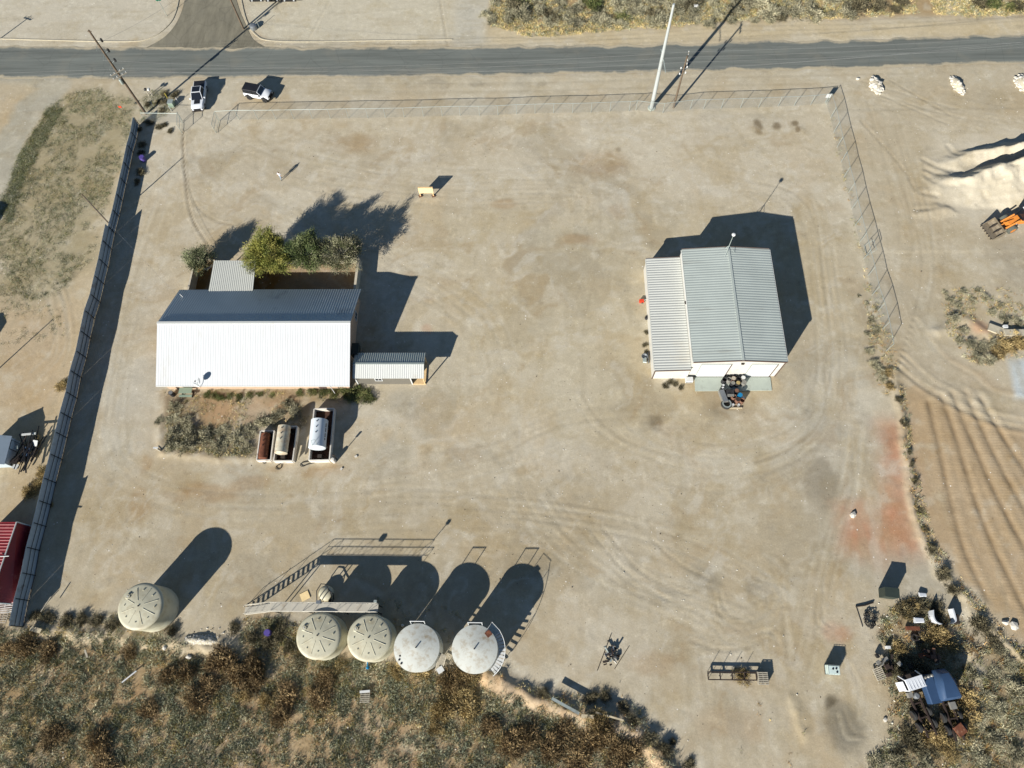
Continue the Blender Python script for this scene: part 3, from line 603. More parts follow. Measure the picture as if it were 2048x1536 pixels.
# ---- long house with the white and blue-grey ribbed roof
hx0, hx1, hyf, hyr, hyb = -48.15, -23.1, 33.75, 41.35, 48.15; zf, zr, zb = 2.45, 5.35, 2.2
house = thing('house', 'long low house with ribbed metal gable roof, brilliant white front slope', 'house', (-35.6, 41, 0), world_space=True)
wf, wb = 34.4, 47.5; wx0, wx1 = hx0 + .35, hx1 - .6
w = MB(); zwf = zf + (wf - hyf) / (hyr - hyf) * (zr - zf) - .12; zwb = zb + (hyb - wb) / (hyb - hyr) * (zr - zb) - .12
pr = [(wf, -.1), (wb, -.1), (wb, zwb), (hyr, zr - .14), (wf, zwf)]
w.loft([[Vector((wx0, y, z)) for y, z in pr], [Vector((wx1, y, z)) for y, z in pr]]).build('wall', 'tan_brick', house)
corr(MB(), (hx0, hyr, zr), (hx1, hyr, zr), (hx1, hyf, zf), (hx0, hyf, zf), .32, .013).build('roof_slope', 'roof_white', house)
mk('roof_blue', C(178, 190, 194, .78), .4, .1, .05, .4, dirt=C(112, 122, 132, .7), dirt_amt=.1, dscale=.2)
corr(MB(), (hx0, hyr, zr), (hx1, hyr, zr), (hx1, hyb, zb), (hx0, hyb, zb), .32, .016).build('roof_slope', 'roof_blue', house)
MB().b2(hx0 - .02, hx1 + .02, hyr - .16, hyr + .16, zr - .03, zr + .06).build('ridge_cap', 'white_metal', house)
MB().b2(hx0 - .01, hx1 + .01, hyf - .05, hyf - .01, zf - .16, zf + .02).build('fascia', 'white_paint', house)
for px, wd in ((449, 1.5), (507, .9), (547, .9), (585, .9), (624, .9)):
    window(house, G(px, 776).x, wf, 1.35, wd, .95, '-y')
window(house, wx1, 44.5, 1.3, 1.1, 1.0, '+x'); window(house, wx1, 37.0, 1.5, 1.1, 1.0, '+x')
dr = MB().box((-27.2, wf - .03, 1.0), (.95, .06, 2.0)).build('door', 'brown_trim', house); MB().tube((-26.85, wf - .06, 1.0), (-26.85, wf - .12, 1.0), .03).build('handle', 'galv', dr)
MB().tube((-47.0, 46.6, 2.8), (-47.2, 46.75, 3.45), .06).build('vent_pipe', 'white_paint', house)
MB().tube((-25.6, hyf - .05, zf), (-25.6, hyf - .05, 0), .05).build('downpipe', 'white_paint', house)

# satellite dish on the lower roof edge
dsh = thing('satellite_dish', 'grey satellite dish on a bent mast at the white roof edge', 'satellite dish', (*G(399, 772, 2.6)[:2], 2.55), world_space=True)
p = Vector(dsh.location); a = p + Vector((0, -.1, -.2)); b_ = p + Vector((-.1, .25, .7))
MB().path([a, p + Vector((0, -.05, .35)), b_], .035).build('mast', 'galv', dsh)
n_ = Vector((-.75, -.35, .45)).normalized(); dc = b_ + Vector((.35, .15, .15)); u = n_.orthogonal().normalized(); v = n_.cross(u); m = MB(); vs = [dc - n_ * .08]
for r, k in ((.22, -.06), (.42, 0)):
    vs += [dc + n_ * k + (u * math.cos(i * math.pi / 8) + v * math.sin(i * math.pi / 8)) * r for i in range(16)]
m.add(vs, [(0, 1 + i, 1 + (i + 1) % 16) for i in range(16)] + [(1 + i, 17 + i, 17 + (i + 1) % 16, 1 + (i + 1) % 16) for i in range(16)]); m.build('dish', 'car_grey', dsh)
MB().path([dc - v * .3, dc + n_ * .35 - v * .35, dc + n_ * .5], .02).build('feed_arm', 'galv', dsh); MB().box(dc + n_ * .5, (.12, .12, .16)).build('receiver', 'black', dsh)
MB().path([a, a + Vector((-.6, .3, .25)), a + Vector((-.9, .5, .3))], .025).build('brace', 'galv', dsh)

# patio cover on the back side
pc = thing('patio_cover', 'pale ribbed metal patio roof behind the long house', 'patio cover', (-41, 50.5, 0), world_space=True)
q = [G(417, 583, 2.35), G(506, 581, 2.35), G(512, 521, 2.75), G(428, 521, 2.75)]
corr(MB(), q[0], q[1], q[2], q[3], .26, .035).build('roof_sheet', 'roof_cream', pc)
for k in (2, 3): MB().b2(q[k].x - .06 + (.3 if k == 3 else -.3), q[k].x + .06 + (.3 if k == 3 else -.3), q[k].y - .36, q[k].y - .24, 0, 2.68).build('post', 'white_paint', pc)
# cooler on a frame at the gable end
ec = thing('evaporative_cooler', 'dark boxy cooler on a pipe frame at the shaded gable', 'cooler', (-22.6, 38.4, 0), world_space=True)
MB().box((-22.95, 39.0, 2.0), (.9, 1.6, 1.1)).build('housing', 'cargo_dark', ec)
for x, y in ((-22.55, 38.2), (-22.55, 39.8), (-23.3, 38.2), (-23.3, 39.8)): MB().tube((x, y, 0), (x, y, 1.45), .04).build('leg', 'galv', ec)
MB().path([(-22.5, 38.2, 2.7), (-22.3, 38.2, 2.0), (-22.2, 37.2, .1)], .03).build('brace', 'galv', ec)

# walled back yard
def wall(name, label, pts, h, t, m='stucco', cap=True):
    o = thing(name, label, 'wall', (pts[0][0], pts[0][1], 0), world_space=True)
    for i in range(len(pts) - 1):
        a, b = Vector((*pts[i], 0)), Vector((*pts[i + 1], 0)); d = b - a; ang = math.atan2(d.y, d.x)
        MB().box(((a.x + b.x) / 2, (a.y + b.y) / 2, h / 2 - .05), (d.length + (.0 if i else 0), t, h + .1), ang).build('wall_section', m, o)
        if cap: MB().box(((a.x + b.x) / 2, (a.y + b.y) / 2, h + .025), (d.length + .04, t + .05, .05), ang).build('coping', 'stucco', o)
    return o
wy = G(714, 513, 1.6).y; wxr = G(715, 530, 1.6).x; wxl = G(385, 540, 1.6).x
wall('yard_wall', 'pale stucco yard wall running from the house gable past the trees', [(wxr, 47.9), (wxr, wy - .1)], 1.6, .28)
wall('yard_wall', 'stucco back wall of the yard behind the crowns of the trees', [(wxr - .17, wy), (G(500, 500, 1.6).x, wy)], 1.3, .28)
wall('yard_wall', 'short stucco yard wall beside the small grey-green tree', [(wxl, 48.3), (wxl, G(400, 535, 1.6).y)], 1.6, .2)
pw = [G(x, y, 1.5) for x, y in curve([(400, 506), (415, 508), (430, 517), (434, 524)], 3)]
wall('yard_wall', 'curved low wall by the corner of the patio roof', [(p.x, p.y) for p in pw], 1.5, .2, cap=False)
wall('planter_edge', 'small angled planter edging beside the patio roof', [(G(409, 537).x, G(409, 537).y), (G(414, 541).x, G(414, 541).y), (G(426, 531).x, G(426, 531).y)], .3, .12, 'white_paint', False)

# ---- small shed with porch
shed = thing('shed', 'small grey shed with ribbed roof and open porch end beside the house', 'shed', (-18.3, 36.7, 0), world_space=True)
sx0, sx1, syf, syr, syb = -22.9, -13.72, 34.9, 36.7, 38.5
mb = MB(); pr = [(35.05, 0), (38.3, 0), (38.3, 2.22), (36.7, 2.75), (35.05, 2.15)]
mb.loft([[Vector((sx0 + .2, y, z)) for y, z in pr], [Vector((-15.55, y, z)) for y, z in pr]]).build('wall', 'grey_siding', shed)
corr(MB(), (sx0, syr, 2.85), (sx1, syr, 2.85), (sx1, syf, 2.22), (sx0, syf, 2.22), .27, .035).build('roof_slope', 'white_metal', shed)
corr(MB(), (sx0, syr, 2.85), (sx1, syr, 2.85), (sx1, syb, 2.26), (sx0, syb, 2.26), .27, .05).build('roof_slope', 'roof_galv', shed)
MB().b2(sx0, sx1, syr - .12, syr + .12, 2.84, 2.9).build('ridge_cap', 'galv', shed)
MB().b2(-15.55, -13.8, 35.0, 38.2, -.02, .18).build('porch_floor', 'lumber', shed)
MB().b2(-13.95, -13.83, 35.0, 35.12, .18, 2.16).build('post', 'lumber', shed); MB().b2(-13.95, -13.83, 38.06, 38.18, .18, 2.16).build('post', 'lumber', shed)
for x in (sx0 + .16, -15.6): MB().b2(x, x + .14, 34.98, 35.05, 0, 2.15).build('corner_trim', 'white_paint', shed)
window(shed, -19.7, 35.05, 1.55, .9, .75, '-y')
MB().b2(-15.55, -15.5, 36.2, 37.1, .2, 2.1).build('door', 'brown_trim', shed)

# ---- shop with lean-to
sh = thing('shop', 'white metal workshop with green-grey ribbed gable roof and side lean-to', 'workshop', (25, 44, 0), world_space=True)
ax0, ax1, ay0, ay1 = 20.1, 31.65, 36.1, 52.75; xr = 26.1; ze, zt = 4.5, 5.0
lx0 = 15.6
pr = [(ax0 + .05, -.05), (ax1 - .08, -.05), (ax1 - .08, ze - .05), (xr, zt - .07), (ax0 + .05, ze - .05)]
MB().loft([[Vector((x, y, z)) for x, z in pr] for y in (ay0 + .08, ay1 - .05)]).build('wall', 'cream_wall', sh)
corr(MB(), (xr, ay0, zt), (xr, ay1, zt), (ax1, ay1, ze), (ax1, ay0, ze), .37, .03, .1, False).build('roof_slope', 'roof_galv', sh)
corr(MB(), (xr, ay0, zt), (xr, ay1, zt), (ax0, ay1, ze), (ax0, ay0, ze), .37, .03, .1, False).build('roof_slope', 'roof_galv', sh)
MB().b2(xr - .15, xr + .15, ay0, ay1, zt + .02, zt + .08).build('ridge_cap', 'roof_galv', sh)
pr = [(lx0 + .08, -.05), (ax0 + .04, -.05), (ax0 + .04, 2.9), (lx0 + .08, 2.62)]
MB().loft([[Vector((x, y, z)) for x, z in pr] for y in (35.85, 52.4)]).build('lean_to_wall', 'cream_wall', sh)
corr(MB(), (ax0 + .02, 35.75, 3.0), (ax0 + .02, 52.5, 3.0), (lx0, 52.5, 2.7), (lx0, 35.75, 2.7), .37, .05, .08, False).build('lean_to_roof', 'roof_cream', sh)
for y, za, zc in ((ay0 - .03, ze, zt), (ay1 + .03, ze, zt)):
    for x0, z0, x1, z1 in ((ax0, za, xr, zc), (xr, zc, ax1, za)):
        m = MB(); m.add([(x0, y, z0 + .06), (x1, y, z1 + .06), (x1, y, z1 - .16), (x0, y, z0 - .16), (x0, y - .05, z0 + .06), (x1, y - .05, z1 + .06), (x1, y - .05, z1 - .16), (x0, y - .05, z0 - .16)],
                        [(0, 1, 2, 3), (7, 6, 5, 4), (0, 4, 5, 1), (3, 2, 6, 7), (0, 3, 7, 4), (1, 5, 6, 2)]); m.build('rake_trim', 'brown_trim', sh)
for y in (35.72, 52.53):
    m = MB(); z0, z1 = 2.7, 3.0; x0, x1 = lx0, ax0
    m.add([(x0, y, z0 + .05), (x1, y, z1 + .05), (x1, y, z1 - .16), (x0, y, z0 - .16), (x0, y - .05, z0 + .05), (x1, y - .05, z1 + .05), (x1, y - .05, z1 - .16), (x0, y - .05, z0 - .16)],
          [(0, 1, 2, 3), (7, 6, 5, 4), (0, 4, 5, 1), (3, 2, 6, 7), (0, 3, 7, 4), (1, 5, 6, 2)]); m.build('rake_trim', 'brown_trim', sh)
for x, y, h in ((lx0 + .1, 35.85, 2.6), (ax1 - .12, ay0 + .06, 4.4)): MB().b2(x - .07, x + .07, y - .06, y - .01, 0, h).build('corner_trim', 'brown_trim', sh)
for x0, x1 in ((21.35, 25.0), (27.6, 30.75)):
    d = MB().b2(x0, x1, ay0 + .02, ay0 + .07, .02, 3.7).build('overhead_door', 'white_paint', sh)
    for k in range(6): MB().b2(x0 + .03, x1 - .03, ay0 - .005, ay0 + .018, .05 + k * .61, .05 + k * .61 + .58).build('door_panel', 'white_paint', d)
    MB().b2(x1 + .01, x1 + .12, ay0 - .01, ay0 + .06, 0, 3.75).build('door_trim', 'brown_trim', sh); MB().b2(x0 - .08, x0 - .01, ay0 - .01, ay0 + .06, 0, 3.75).build('door_trim', 'galv', sh)
    MB().b2(x0 - .08, x1 + .12, ay0 - .01, ay0 + .06, 3.76, 3.84).build('door_trim', 'galv', sh)
MB().box((26.3, ay0 - .03, 4.05), (.35, .22, .2)).build('wall_light', 'dark_steel', sh); MB().box((ax0 - .06, 44.9, 3.9), (.22, .35, .2)).build('wall_light', 'dark_steel', sh)
MB().tube((ax0 - .06, 36.2, 4.42), (ax0 - .06, 52.6, 4.42), .07).build('gutter', 'white_metal', sh)
MB().b2(lx0 - .1, lx0 - .01, 35.85, 52.4, 2.52, 2.66).build('gutter', 'white_metal', sh)
MB().b2(ax1 + .01, ax1 + .12, 36.2, 52.6, 4.36, 4.48).build('gutter', 'white_metal', sh)
# lamp mast on the back of the ridge
lm = thing('lamp_mast', 'thin mast with white lamp ball standing on the workshop ridge', 'lamp mast', (25.95, 52.2, 5.0), world_space=True)
MB().tube((25.95, 52.2, 5.0), (25.9, 52.3, 8.2), .05, .035).build('mast', 'galv', lm)
for a in (0, 2.1, 4.2): MB().tube((25.95 + .9 * math.cos(a), 52.0 + .7 * math.sin(a) - .2, 4.98), (25.93, 52.22, 6.0), .025).build('leg', 'galv', lm)
MB().lathe((25.9, 52.3, 8.15), [(.05, 0), (.22, .06), (.26, .18), (.2, .3), (.06, .36)], 14).build('lamp_head', 'white_paint', lm, True)

# ================================================================ FENCES
def shared(mb, name, m, smooth=False):
    me = bpy.data.meshes.new(name); me.from_pydata(mb.v, [], mb.f); me.materials.append(MT[m]); me.update()
    if smooth:
        for p in me.polygons: p.use_smooth = True
    return me
MF = [(279, 250), (274, 279), (266.6, 305), (259.7, 339), (253, 369.5), (246, 402), (239, 434), (230.5, 467), (224, 499), (217, 535), (209, 569), (201, 605), (190, 637.5), (182, 677), (174, 716.7), (163, 755), (155, 797), (144, 837), (135, 876), (125, 919), (113, 966), (103, 1010), (92.5, 1053), (80, 1101), (71, 1151), (58, 1201), (48, 1254)]
P = [G(*p) for p in MF]
mf = thing('metal_fence', 'tall blue-grey sheet metal fence with dark pipe frame along the yard', 'fence', P[0], world_space=True)
post_m = shared(MB().tube((0, 0, -.1), (0, 0, 1), .05, n=6), 'post', 'fence_rail')
for i, p in enumerate(P):
    h = 1.6 if i < 8 else 2.2
    inst('post', post_m, mf, p - P[0], 0, (1, 1, h))
    if i == len(P) - 1: break
    q = P[i + 1]; d = q - p; L_ = d.length; ang = math.atan2(d.y, d.x); nrm = Vector((-d.y, d.x, 0)).normalized()
    if nrm.x > 0: nrm = -nrm
    h0 = 1.75 if i < 7 else 2.35
    mb = MB(); n = max(4, int(L_ / .3)); vs = []
    for k in range(n + 1):
        o = nrm * (.10 + (.02 if k % 2 else 0)); b = p.lerp(q, k / n) + o; vs += [b + Vector((0, 0, .02)), b + Vector((0, 0, h0)), b + nrm * .012 + Vector((0, 0, .02)), b + nrm * .012 + Vector((0, 0, h0))]
    fs = []
    for k in range(n):
        a = 4 * k; fs += [(a, a + 4, a + 5, a + 1), (a + 2, a + 3, a + 7, a + 6), (a + 1, a + 5, a + 7, a + 3)]
    mb.add(vs, fs).build('panel', 'fence_sheet', mf)
    for f in (.02, .33, .64): MB().tube(p + Vector((0, 0, h0 * f + .05)), q + Vector((0, 0, h0 * f + .05)), .03, n=6, cap=False).build('rail', 'fence_rail', mf)

def chain_fence(name, label, pts, h, cat='fence', top=True, m='galv'):
    o = thing(name, label, cat, pts[0], world_space=True)
    pm = shared(MB().tube((0, 0, -.1), (0, 0, 1), .035, n=6), 'post', m)
    for i, p in enumerate(pts):
        inst('post', pm, o, p - pts[0], 0, (1, 1, h))
        if i < len(pts) - 1:
            q = pts[i + 1]; z = Vector((0, 0, h - .03))
            if top: MB().tube(p + z, q + z, .03, n=6, cap=False).build('top_rail', m, o)
            MB().quad(p + Vector((0, 0, .03)), q + Vector((0, 0, .03)), q + z, p + z).build('mesh_panel', 'chain', o)
    return o
FF = [(439, 241), (478.5, 239), (516, 239), (552, 238.6), (588, 238), (625, 237.5), (661, 237), (697, 236), (736, 236), (771, 235), (809, 234.5), (847, 233), (884.6, 232), (920.5, 231), (959, 231), (996, 230), (1033, 228), (1070, 227), (1107, 226), (1145, 225.6), (1182, 224.6), (1219.5, 223), (1258, 222), (1271.5, 220.5), (1301, 224), (1325.5, 225.6), (1380, 219), (1407, 218), (1442, 217), (1480.6, 216), (1517, 215), (1556, 213), (1588, 212), (1621, 210), (1651, 207)]
RF = [(1653, 209), (1661, 236), (1667.5, 264.5), (1674, 294.5), (1682, 324), (1688, 354), (1696.7, 385.6), (1703, 418), (1710.5, 450.7), (1719.6, 484), (1727.4, 517.6), (1736, 551), (1744, 590), (1755, 622), (1764, 659), (1772, 702)]
chain_fence('chain_link_fence', 'long chain-link fence between the yard and the road verge', [G(*p) for p in FF], 1.95)
chain_fence('chain_link_fence', 'chain-link fence running from the road corner towards the ploughed strip', [G(*p) for p in RF], 2.2)
a, b = G(280, 225.6, 1.95), G(354, 226.5, 1.95); a.z = b.z = 0
chain_fence('chain_link_fence', 'short chain-link length between the sheet metal fence and the gate', [a, b], 1.95)
def gate(label, h0, f0):
    p, q = G(*h0), G(*f0); o = thing('yard_gate', label, 'gate', p, world_space=True); m = MB()
    for c in (p, q): m.tube(c + Vector((0, 0, .08)), c + Vector((0, 0, 1.9)), .035, n=6)
    for z in (.1, 1.0, 1.88): m.tube(p + Vector((0, 0, z)), q + Vector((0, 0, z)), .03, n=6)
    m.build('frame', 'galv', o); MB().quad(p + Vector((0, 0, .1)), q + Vector((0, 0, .1)), q + Vector((0, 0, 1.88)), p + Vector((0, 0, 1.88))).build('mesh_panel', 'chain', o)
gate('open chain-link gate leaf on the short fence length near the pickup', (365, 241.5), (364.7, 267)); gate('open chain-link gate leaf hinged to the long road fence', (438, 243), (433, 267))
gl = thing('leaning_gate', 'loose pipe gate frame leaning on the chain-link beyond the workshop', 'gate', G(1722, 492), world_space=True); m = MB()
p0, p1 = G(1722, 492) + Vector((.4, 0, 0)), G(1727, 512) + Vector((.4, 0, 0))
for c in (p0, p1): m.tube(c, c + Vector((.7, 0, 1.5)), .03, n=6)
for t in (.05, .5, 1): m.tube(p0 + Vector((.7, 0, 1.5)) * t, p1 + Vector((.7, 0, 1.5)) * t, .03, n=6)
m.build('frame', 'galv', gl)

# ================================================================ POLES AND WIRES
def wood_pole(label, base, h, arms=(), lean=(0, 0), r=.17):
    b = Vector((base.x, base.y, 0)); o = thing('utility_pole', label, 'utility pole', b, world_space=True); t = b + Vector((lean[0], lean[1], h))
    MB().path([b - Vector((0, 0, .3)), b.lerp(t, .5), t], [r, r * .85, r * .65], 10).build('shaft', 'wood_pole', o, True)
    at = lambda z: b.lerp(t, z / h)
    for z, dx, dy, L_ in arms:
        d = Vector((dx, dy, 0)).normalized(); c = at(z) + d.cross(Vector((0, 0, 1))) * .16
        a = MB().box(c, (L_, .1, .12), math.atan2(d.y, d.x)).build('crossarm', 'weathered_wood', o)
        for s in (-.46, -.2, .2, .46):
            MB().lathe(c + d * (L_ * s) + Vector((0, 0, .06)), [(.03, 0), (.03, .06), (.06, .08), (.055, .16), (.02, .2)], 8).build('insulator', 'white_paint', a, True)
    return o, at
PL = G(292, 228)
pl, pl_at = wood_pole('tall weathered wood utility pole by the end of the metal fence', PL, 15.4, ((7.6, .75, .65, 2.2), (8.3, .75, .65, 2.2)), r=.2)
for z in (9.9, 11.6, 13.3):
    c = pl_at(z); MB().tube(c + Vector((.15, 0, 0)), c + Vector((.55, .3, .15)), .03).build('bracket', 'galv', pl)
    MB().lathe(c + Vector((.6, .35, -.1)), [(.1, 0), (.16, .05), (.16, .5), (.1, .56)], 10).build('cutout', 'black', pl, True)
    MB().tube(c + Vector((0, -.15, 0)), c + Vector((.1, -1.3, -.1)), .025).build('bracket', 'galv', pl)
MB().lathe(pl_at(6.4) + Vector((-.1, -.4, 0)), [(.18, 0), (.2, .04), (.2, .75), (.15, .85)], 14).build('transformer', 'galv', pl, True)
MB().box(pl_at(15.2), (.5, .12, .12)).build('top_arm', 'wood_pole', pl)
PW = G(1347, 215)
pw_, pw_at = wood_pole('short reddish wood utility pole with switch gear by the road fence', PW, 9.6, ((9.2, .2, 1, 2.6),), (.15, .1))
for z in (6.4, 7.4):
    for s in (-1, 0, 1):
        c = pw_at(z) + Vector((s * .45, .1 * s, 0)); MB().tube(pw_at(z), c, .03).build('bracket', 'galv', pw_); MB().lathe(c, [(.05, 0), (.09, .05), (.09, .3), (.04, .36)], 8).build('insulator', 'white_paint', pw_, True)
PG = G(1303, 216)
pg = thing('steel_pole', 'tall tapering pale steel pole beside the short wood pole', 'steel pole', PG, world_space=True)
MB().path([PG - Vector((0, 0, .2)), PG + Vector((0, 0, 9)), PG + Vector((.05, 0, 18.0))], [.33, .25, .16], 16).build('shaft', 'steel_pole', pg, True)
MB().lathe(PG, [(.6, -.1), (.6, .08), (.5, .12)], 16).build('footing', 'concrete', pg)
MB().path([PG + Vector((.2, -.1, 9.3)), PG + Vector((.35, -1.5, 9.1)), PG + Vector((.4, -2.3, 8.9))], .05).build('arm', 'galv', pg)
MB().path([PG + Vector((.2, 0, 9.6)), PG + Vector((-.1, 1.4, 9.7))], .05).build('arm', 'galv', pg)
PF = G(217, 446)
wood_pole('thin bare wood pole leaning over the grass beside the metal fence', PF, 6.5, r=.11)
po, po_at = wood_pole('wood utility pole at the corner of the side road beyond the kerb', G(487, 58), 11.5, ((10.8, 1, .2, 2.2),))
pe = thing('pedestal_enclosure', 'round grey utility enclosure beside the corner of the side road', 'enclosure', G(508, 57), world_space=True)
MB().lathe(G(508, 57), [(.6, 0), (.6, .6), (.45, .75), (.1, .8)], 16).build('housing', 'car_grey', pe, True); MB().tube(G(508, 57) + Vector((.9, .2, 0)), G(508, 57) + Vector((.9, .2, 1.6)), .04).build('marker_post', 'galv', pe)
ol, ol_at = wood_pole('wood utility pole standing on the verge west of the metal fence', Vector((-140, 81, 0)), 13, ((9.0, .2, 1, 2.6), (10.5, .2, 1, 2.6)))
orr, or_at = wood_pole('wood utility pole standing on the verge east of the gravel heaps', Vector((112, 88, 0)), 13, ((9.2, .2, 1, 2.6), (10.5, .2, 1, 2.6)))
wood_pole('wood pole standing in the neighbouring lot behind the blue shed', Vector((-74.3, 33.6, 0)), 6.0, r=.1)
wood_pole('wood utility pole standing on the far verge opposite the grass plot', G(-15, 88), 3.6, ((3.3, 1, -.4, 1.6),), r=.12)
WL = 'thin pale overhead wire spanning the road verge'
def wire_(a, b, sag, label=WL):
    a, b = Vector(a), Vector(b); n = 24
    pts = [a.lerp(b, i / n) - Vector((0, 0, sag * 4 * (i / n) * (1 - i / n))) for i in range(n + 1)]
    return tag(MB().path(pts, .010, 4).build('power_line', 'wire'), label, 'power line', 'overhead wires along the road')
for k, s in enumerate((-1.0, 0, 1.0)):
    o2 = Vector((s * .2, s, .2)); A = pl_at(8.0) + Vector((s * .75, s * .65, .25)); B = pw_at(9.2) + o2
    wire_(A, B, .9); wire_(B, or_at(9.2) + o2, 1.0); wire_(ol_at(9.0) + o2, A, .8)
for k, z in enumerate((9.8, 11.5)):
    A = pl_at(z) + Vector((.1, -1.3, 0)); B = PG + Vector((.38, -2.1, 8.95 + k * .3)); wire_(A, B, .9); wire_(B, or_at(10.5) + Vector((0, 1 - k, .1)), 1.1)
wire_(pl_at(13.3), po_at(10.9), .8, 'thin pale overhead wire crossing the road from the tall pole')
wire_(PF + Vector((0, 0, 6.3)), Vector((-46.5, 45.5, 3.6)), .5, 'thin service wire from the bare pole to the house roof')

# ================================================================ TANKS
def poly_tank(label, x, y, r=2.42, h=3.75, turn=0.2, m='poly_tank', group=None):
    o = thing('water_tank', label, 'tank', (x, y, 0), turn, group)
    MB().lathe((0, 0, 0), [(r, -.05), (r, .3), (r * 1.01, .32), (r, .35), (r, h - .3), (r * 1.015, h - .22), (r * .985, h - .08), (r * .93, h), (r * .86, h + .03), (r * .45, h + .22), (.3, h + .34)], 56).build('shell', m, o, True)
    for k in range(8):
        a = k * math.pi / 4; c, s = math.cos(a), math.sin(a); p = lambda q: h + .05 + (.86 * r - q) / (.86 * r - .3) * .30
        MB().path([(c * .6, s * .6, p(.6) - .005), (c * r * .8, s * r * .8, p(r * .8) - .005)], .045, 6).build('rib', m, o)
        b = a + math.pi / 8; MB().box((math.cos(b) * r * .68, math.sin(b) * r * .68, p(r * .68) + .04), (.08, .14, .09), b).build('lifting_lug', m, o)
    l = MB().lathe((math.cos(2.2) * r * .72, math.sin(2.2) * r * .72, h + .1), [(.26, 0), (.28, .1), (.24, .15)], 16).build('manway', m, o, True)
    MB().lathe((math.cos(2.2) * r * .72, math.sin(2.2) * r * .72, h + .25), [(.06, 0), (.06, .05)], 8).build('knob', 'white_paint', l)
    MB().lathe((0, 0, h + .34), [(.08, 0), (.08, .1)], 8).build('vent', 'black', o)
    MB().tube((0, r - .05, .25), (0, r + .35, .25), .08).build('outlet', 'galv', o)
    return o
poly_tank('beige plastic water tank standing apart near the end of the metal fence', -43.28, 6.69, 2.5, 3.85, .35)
for x, y, t, lab in ((-23.15, 3.85, .5, 'beige plastic water tank beside the hose in the weeds, under the catwalk'), (-17.55, 3.7, .42, 'beige plastic water tank beside the white steel tanks, at the catwalk end')):
    poly_tank(lab, x, y, 2.42, 3.45, t)
def steel_tank(label, x, y, rusty):
    r, h = 2.42, 3.75; o = thing('storage_tank', label, 'tank', (x, y, 0), 0)
    MB().lathe((0, 0, 0), [(r, -.05), (r, h), (r * 1.015, h + .01), (r * 1.015, h + .05), (r * .98, h + .07), (.12, h + .52)], 56).build('shell', 'steel_tank', o, True)
    MB().tube((0, 0, h + .45), (0, 0, h + .72), .07).build('vent', 'black', o)
    a = MB(); y0 = r - .05
    for s in (-.75, .75): a.tube((s, y0, h - .3), (s, y0 + .25, h + .9), .045)
    a.tube((-.8, y0 + .25, h + .9), (.8, y0 + .25, h + .9), .05).build('guard_rail', 'white_paint', o)
    return o, r, h
t3, r, h = steel_tank('white steel tank with open brown ladder at its side', -12.28, 2.72, True)
lad = MB()
A0, A1 = Vector((2.0, -2.4, 0)), Vector((2.75, -.6, 2.9))
for s in (-.25, .25):
    o_ = Vector((.35, -.15, 0)).normalized() * s * 1.6; lad.tube(A0 + o_, A1 + o_, .035)
for k in range(9):
    c = A0.lerp(A1, (k + .5) / 9); lad.box(c, (.75, .22, .04), -.4)
lad.build('stair', 'weathered_wood', t3); MB().box((2.35, -2.15, 1.35), (.7, .6, .05), .6).build('platform', 'white_paint', t3)
pch = MB(); vs = []
for k in range(7):
    a = .35 + k * .2; vs += [(math.cos(a) * 2.35, math.sin(a) * 2.35, 3.79 + .03), (math.cos(a) * 1.95, math.sin(a) * 1.95, 3.87 + .03)]
for i, (a, rr) in enumerate(((3.6, 1.9), (3.75, 2.15), (3.95, 2.2))): MB().lathe((math.cos(a) * rr, math.sin(a) * rr, 3.82), [(.1, 0), (.11, .1), (.06, .14)], 10).build('fitting', 'black', t3, True)
t4, r, h = steel_tank('white steel tank with curved stair and rusty square hatch', -6.05, 2.64, False)
MB().box((1.45, 1.55, 3.97), (.62, .62, .05), .7).build('hatch', 'rust', t4)
st = MB(); rl = MB(); n = 14; rail = []
for k in range(n):
    a = -.95 + 1.55 * k / (n - 1); z = .25 + 3.0 * k / (n - 1); c = Vector((math.cos(a) * (r + .42), math.sin(a) * (r + .42), z))
    MB().box(c, (.75, .27, .04), a).build('step', 'white_paint', t4); e = Vector((math.cos(a) * (r + .82), math.sin(a) * (r + .82), z)); rail.append(e + Vector((0, 0, .95)))
    if k % 3 == 0: rl.tube(e, e + Vector((0, 0, .95)), .025)
    rl.tube(e, e + Vector((0, 0, .02)), .03)
plat = [Vector((math.cos(a) * q, math.sin(a) * q, 3.3)) for a, q in ((.6, r + .02), (.6, r + .85), (.98, r + .85), (.98, r + .02))]
MB().slab(*plat, .05).build('platform', 'galv', t4)
e = plat[2] + Vector((0, 0, 1)); rail += [plat[1] + Vector((0, 0, 1)), e, plat[3] + Vector((0, 0, 1))]; rl.path(rail, .03)
rl.tube(plat[2], e, .03); rl.build('hand_rail', 'white_paint', t4)
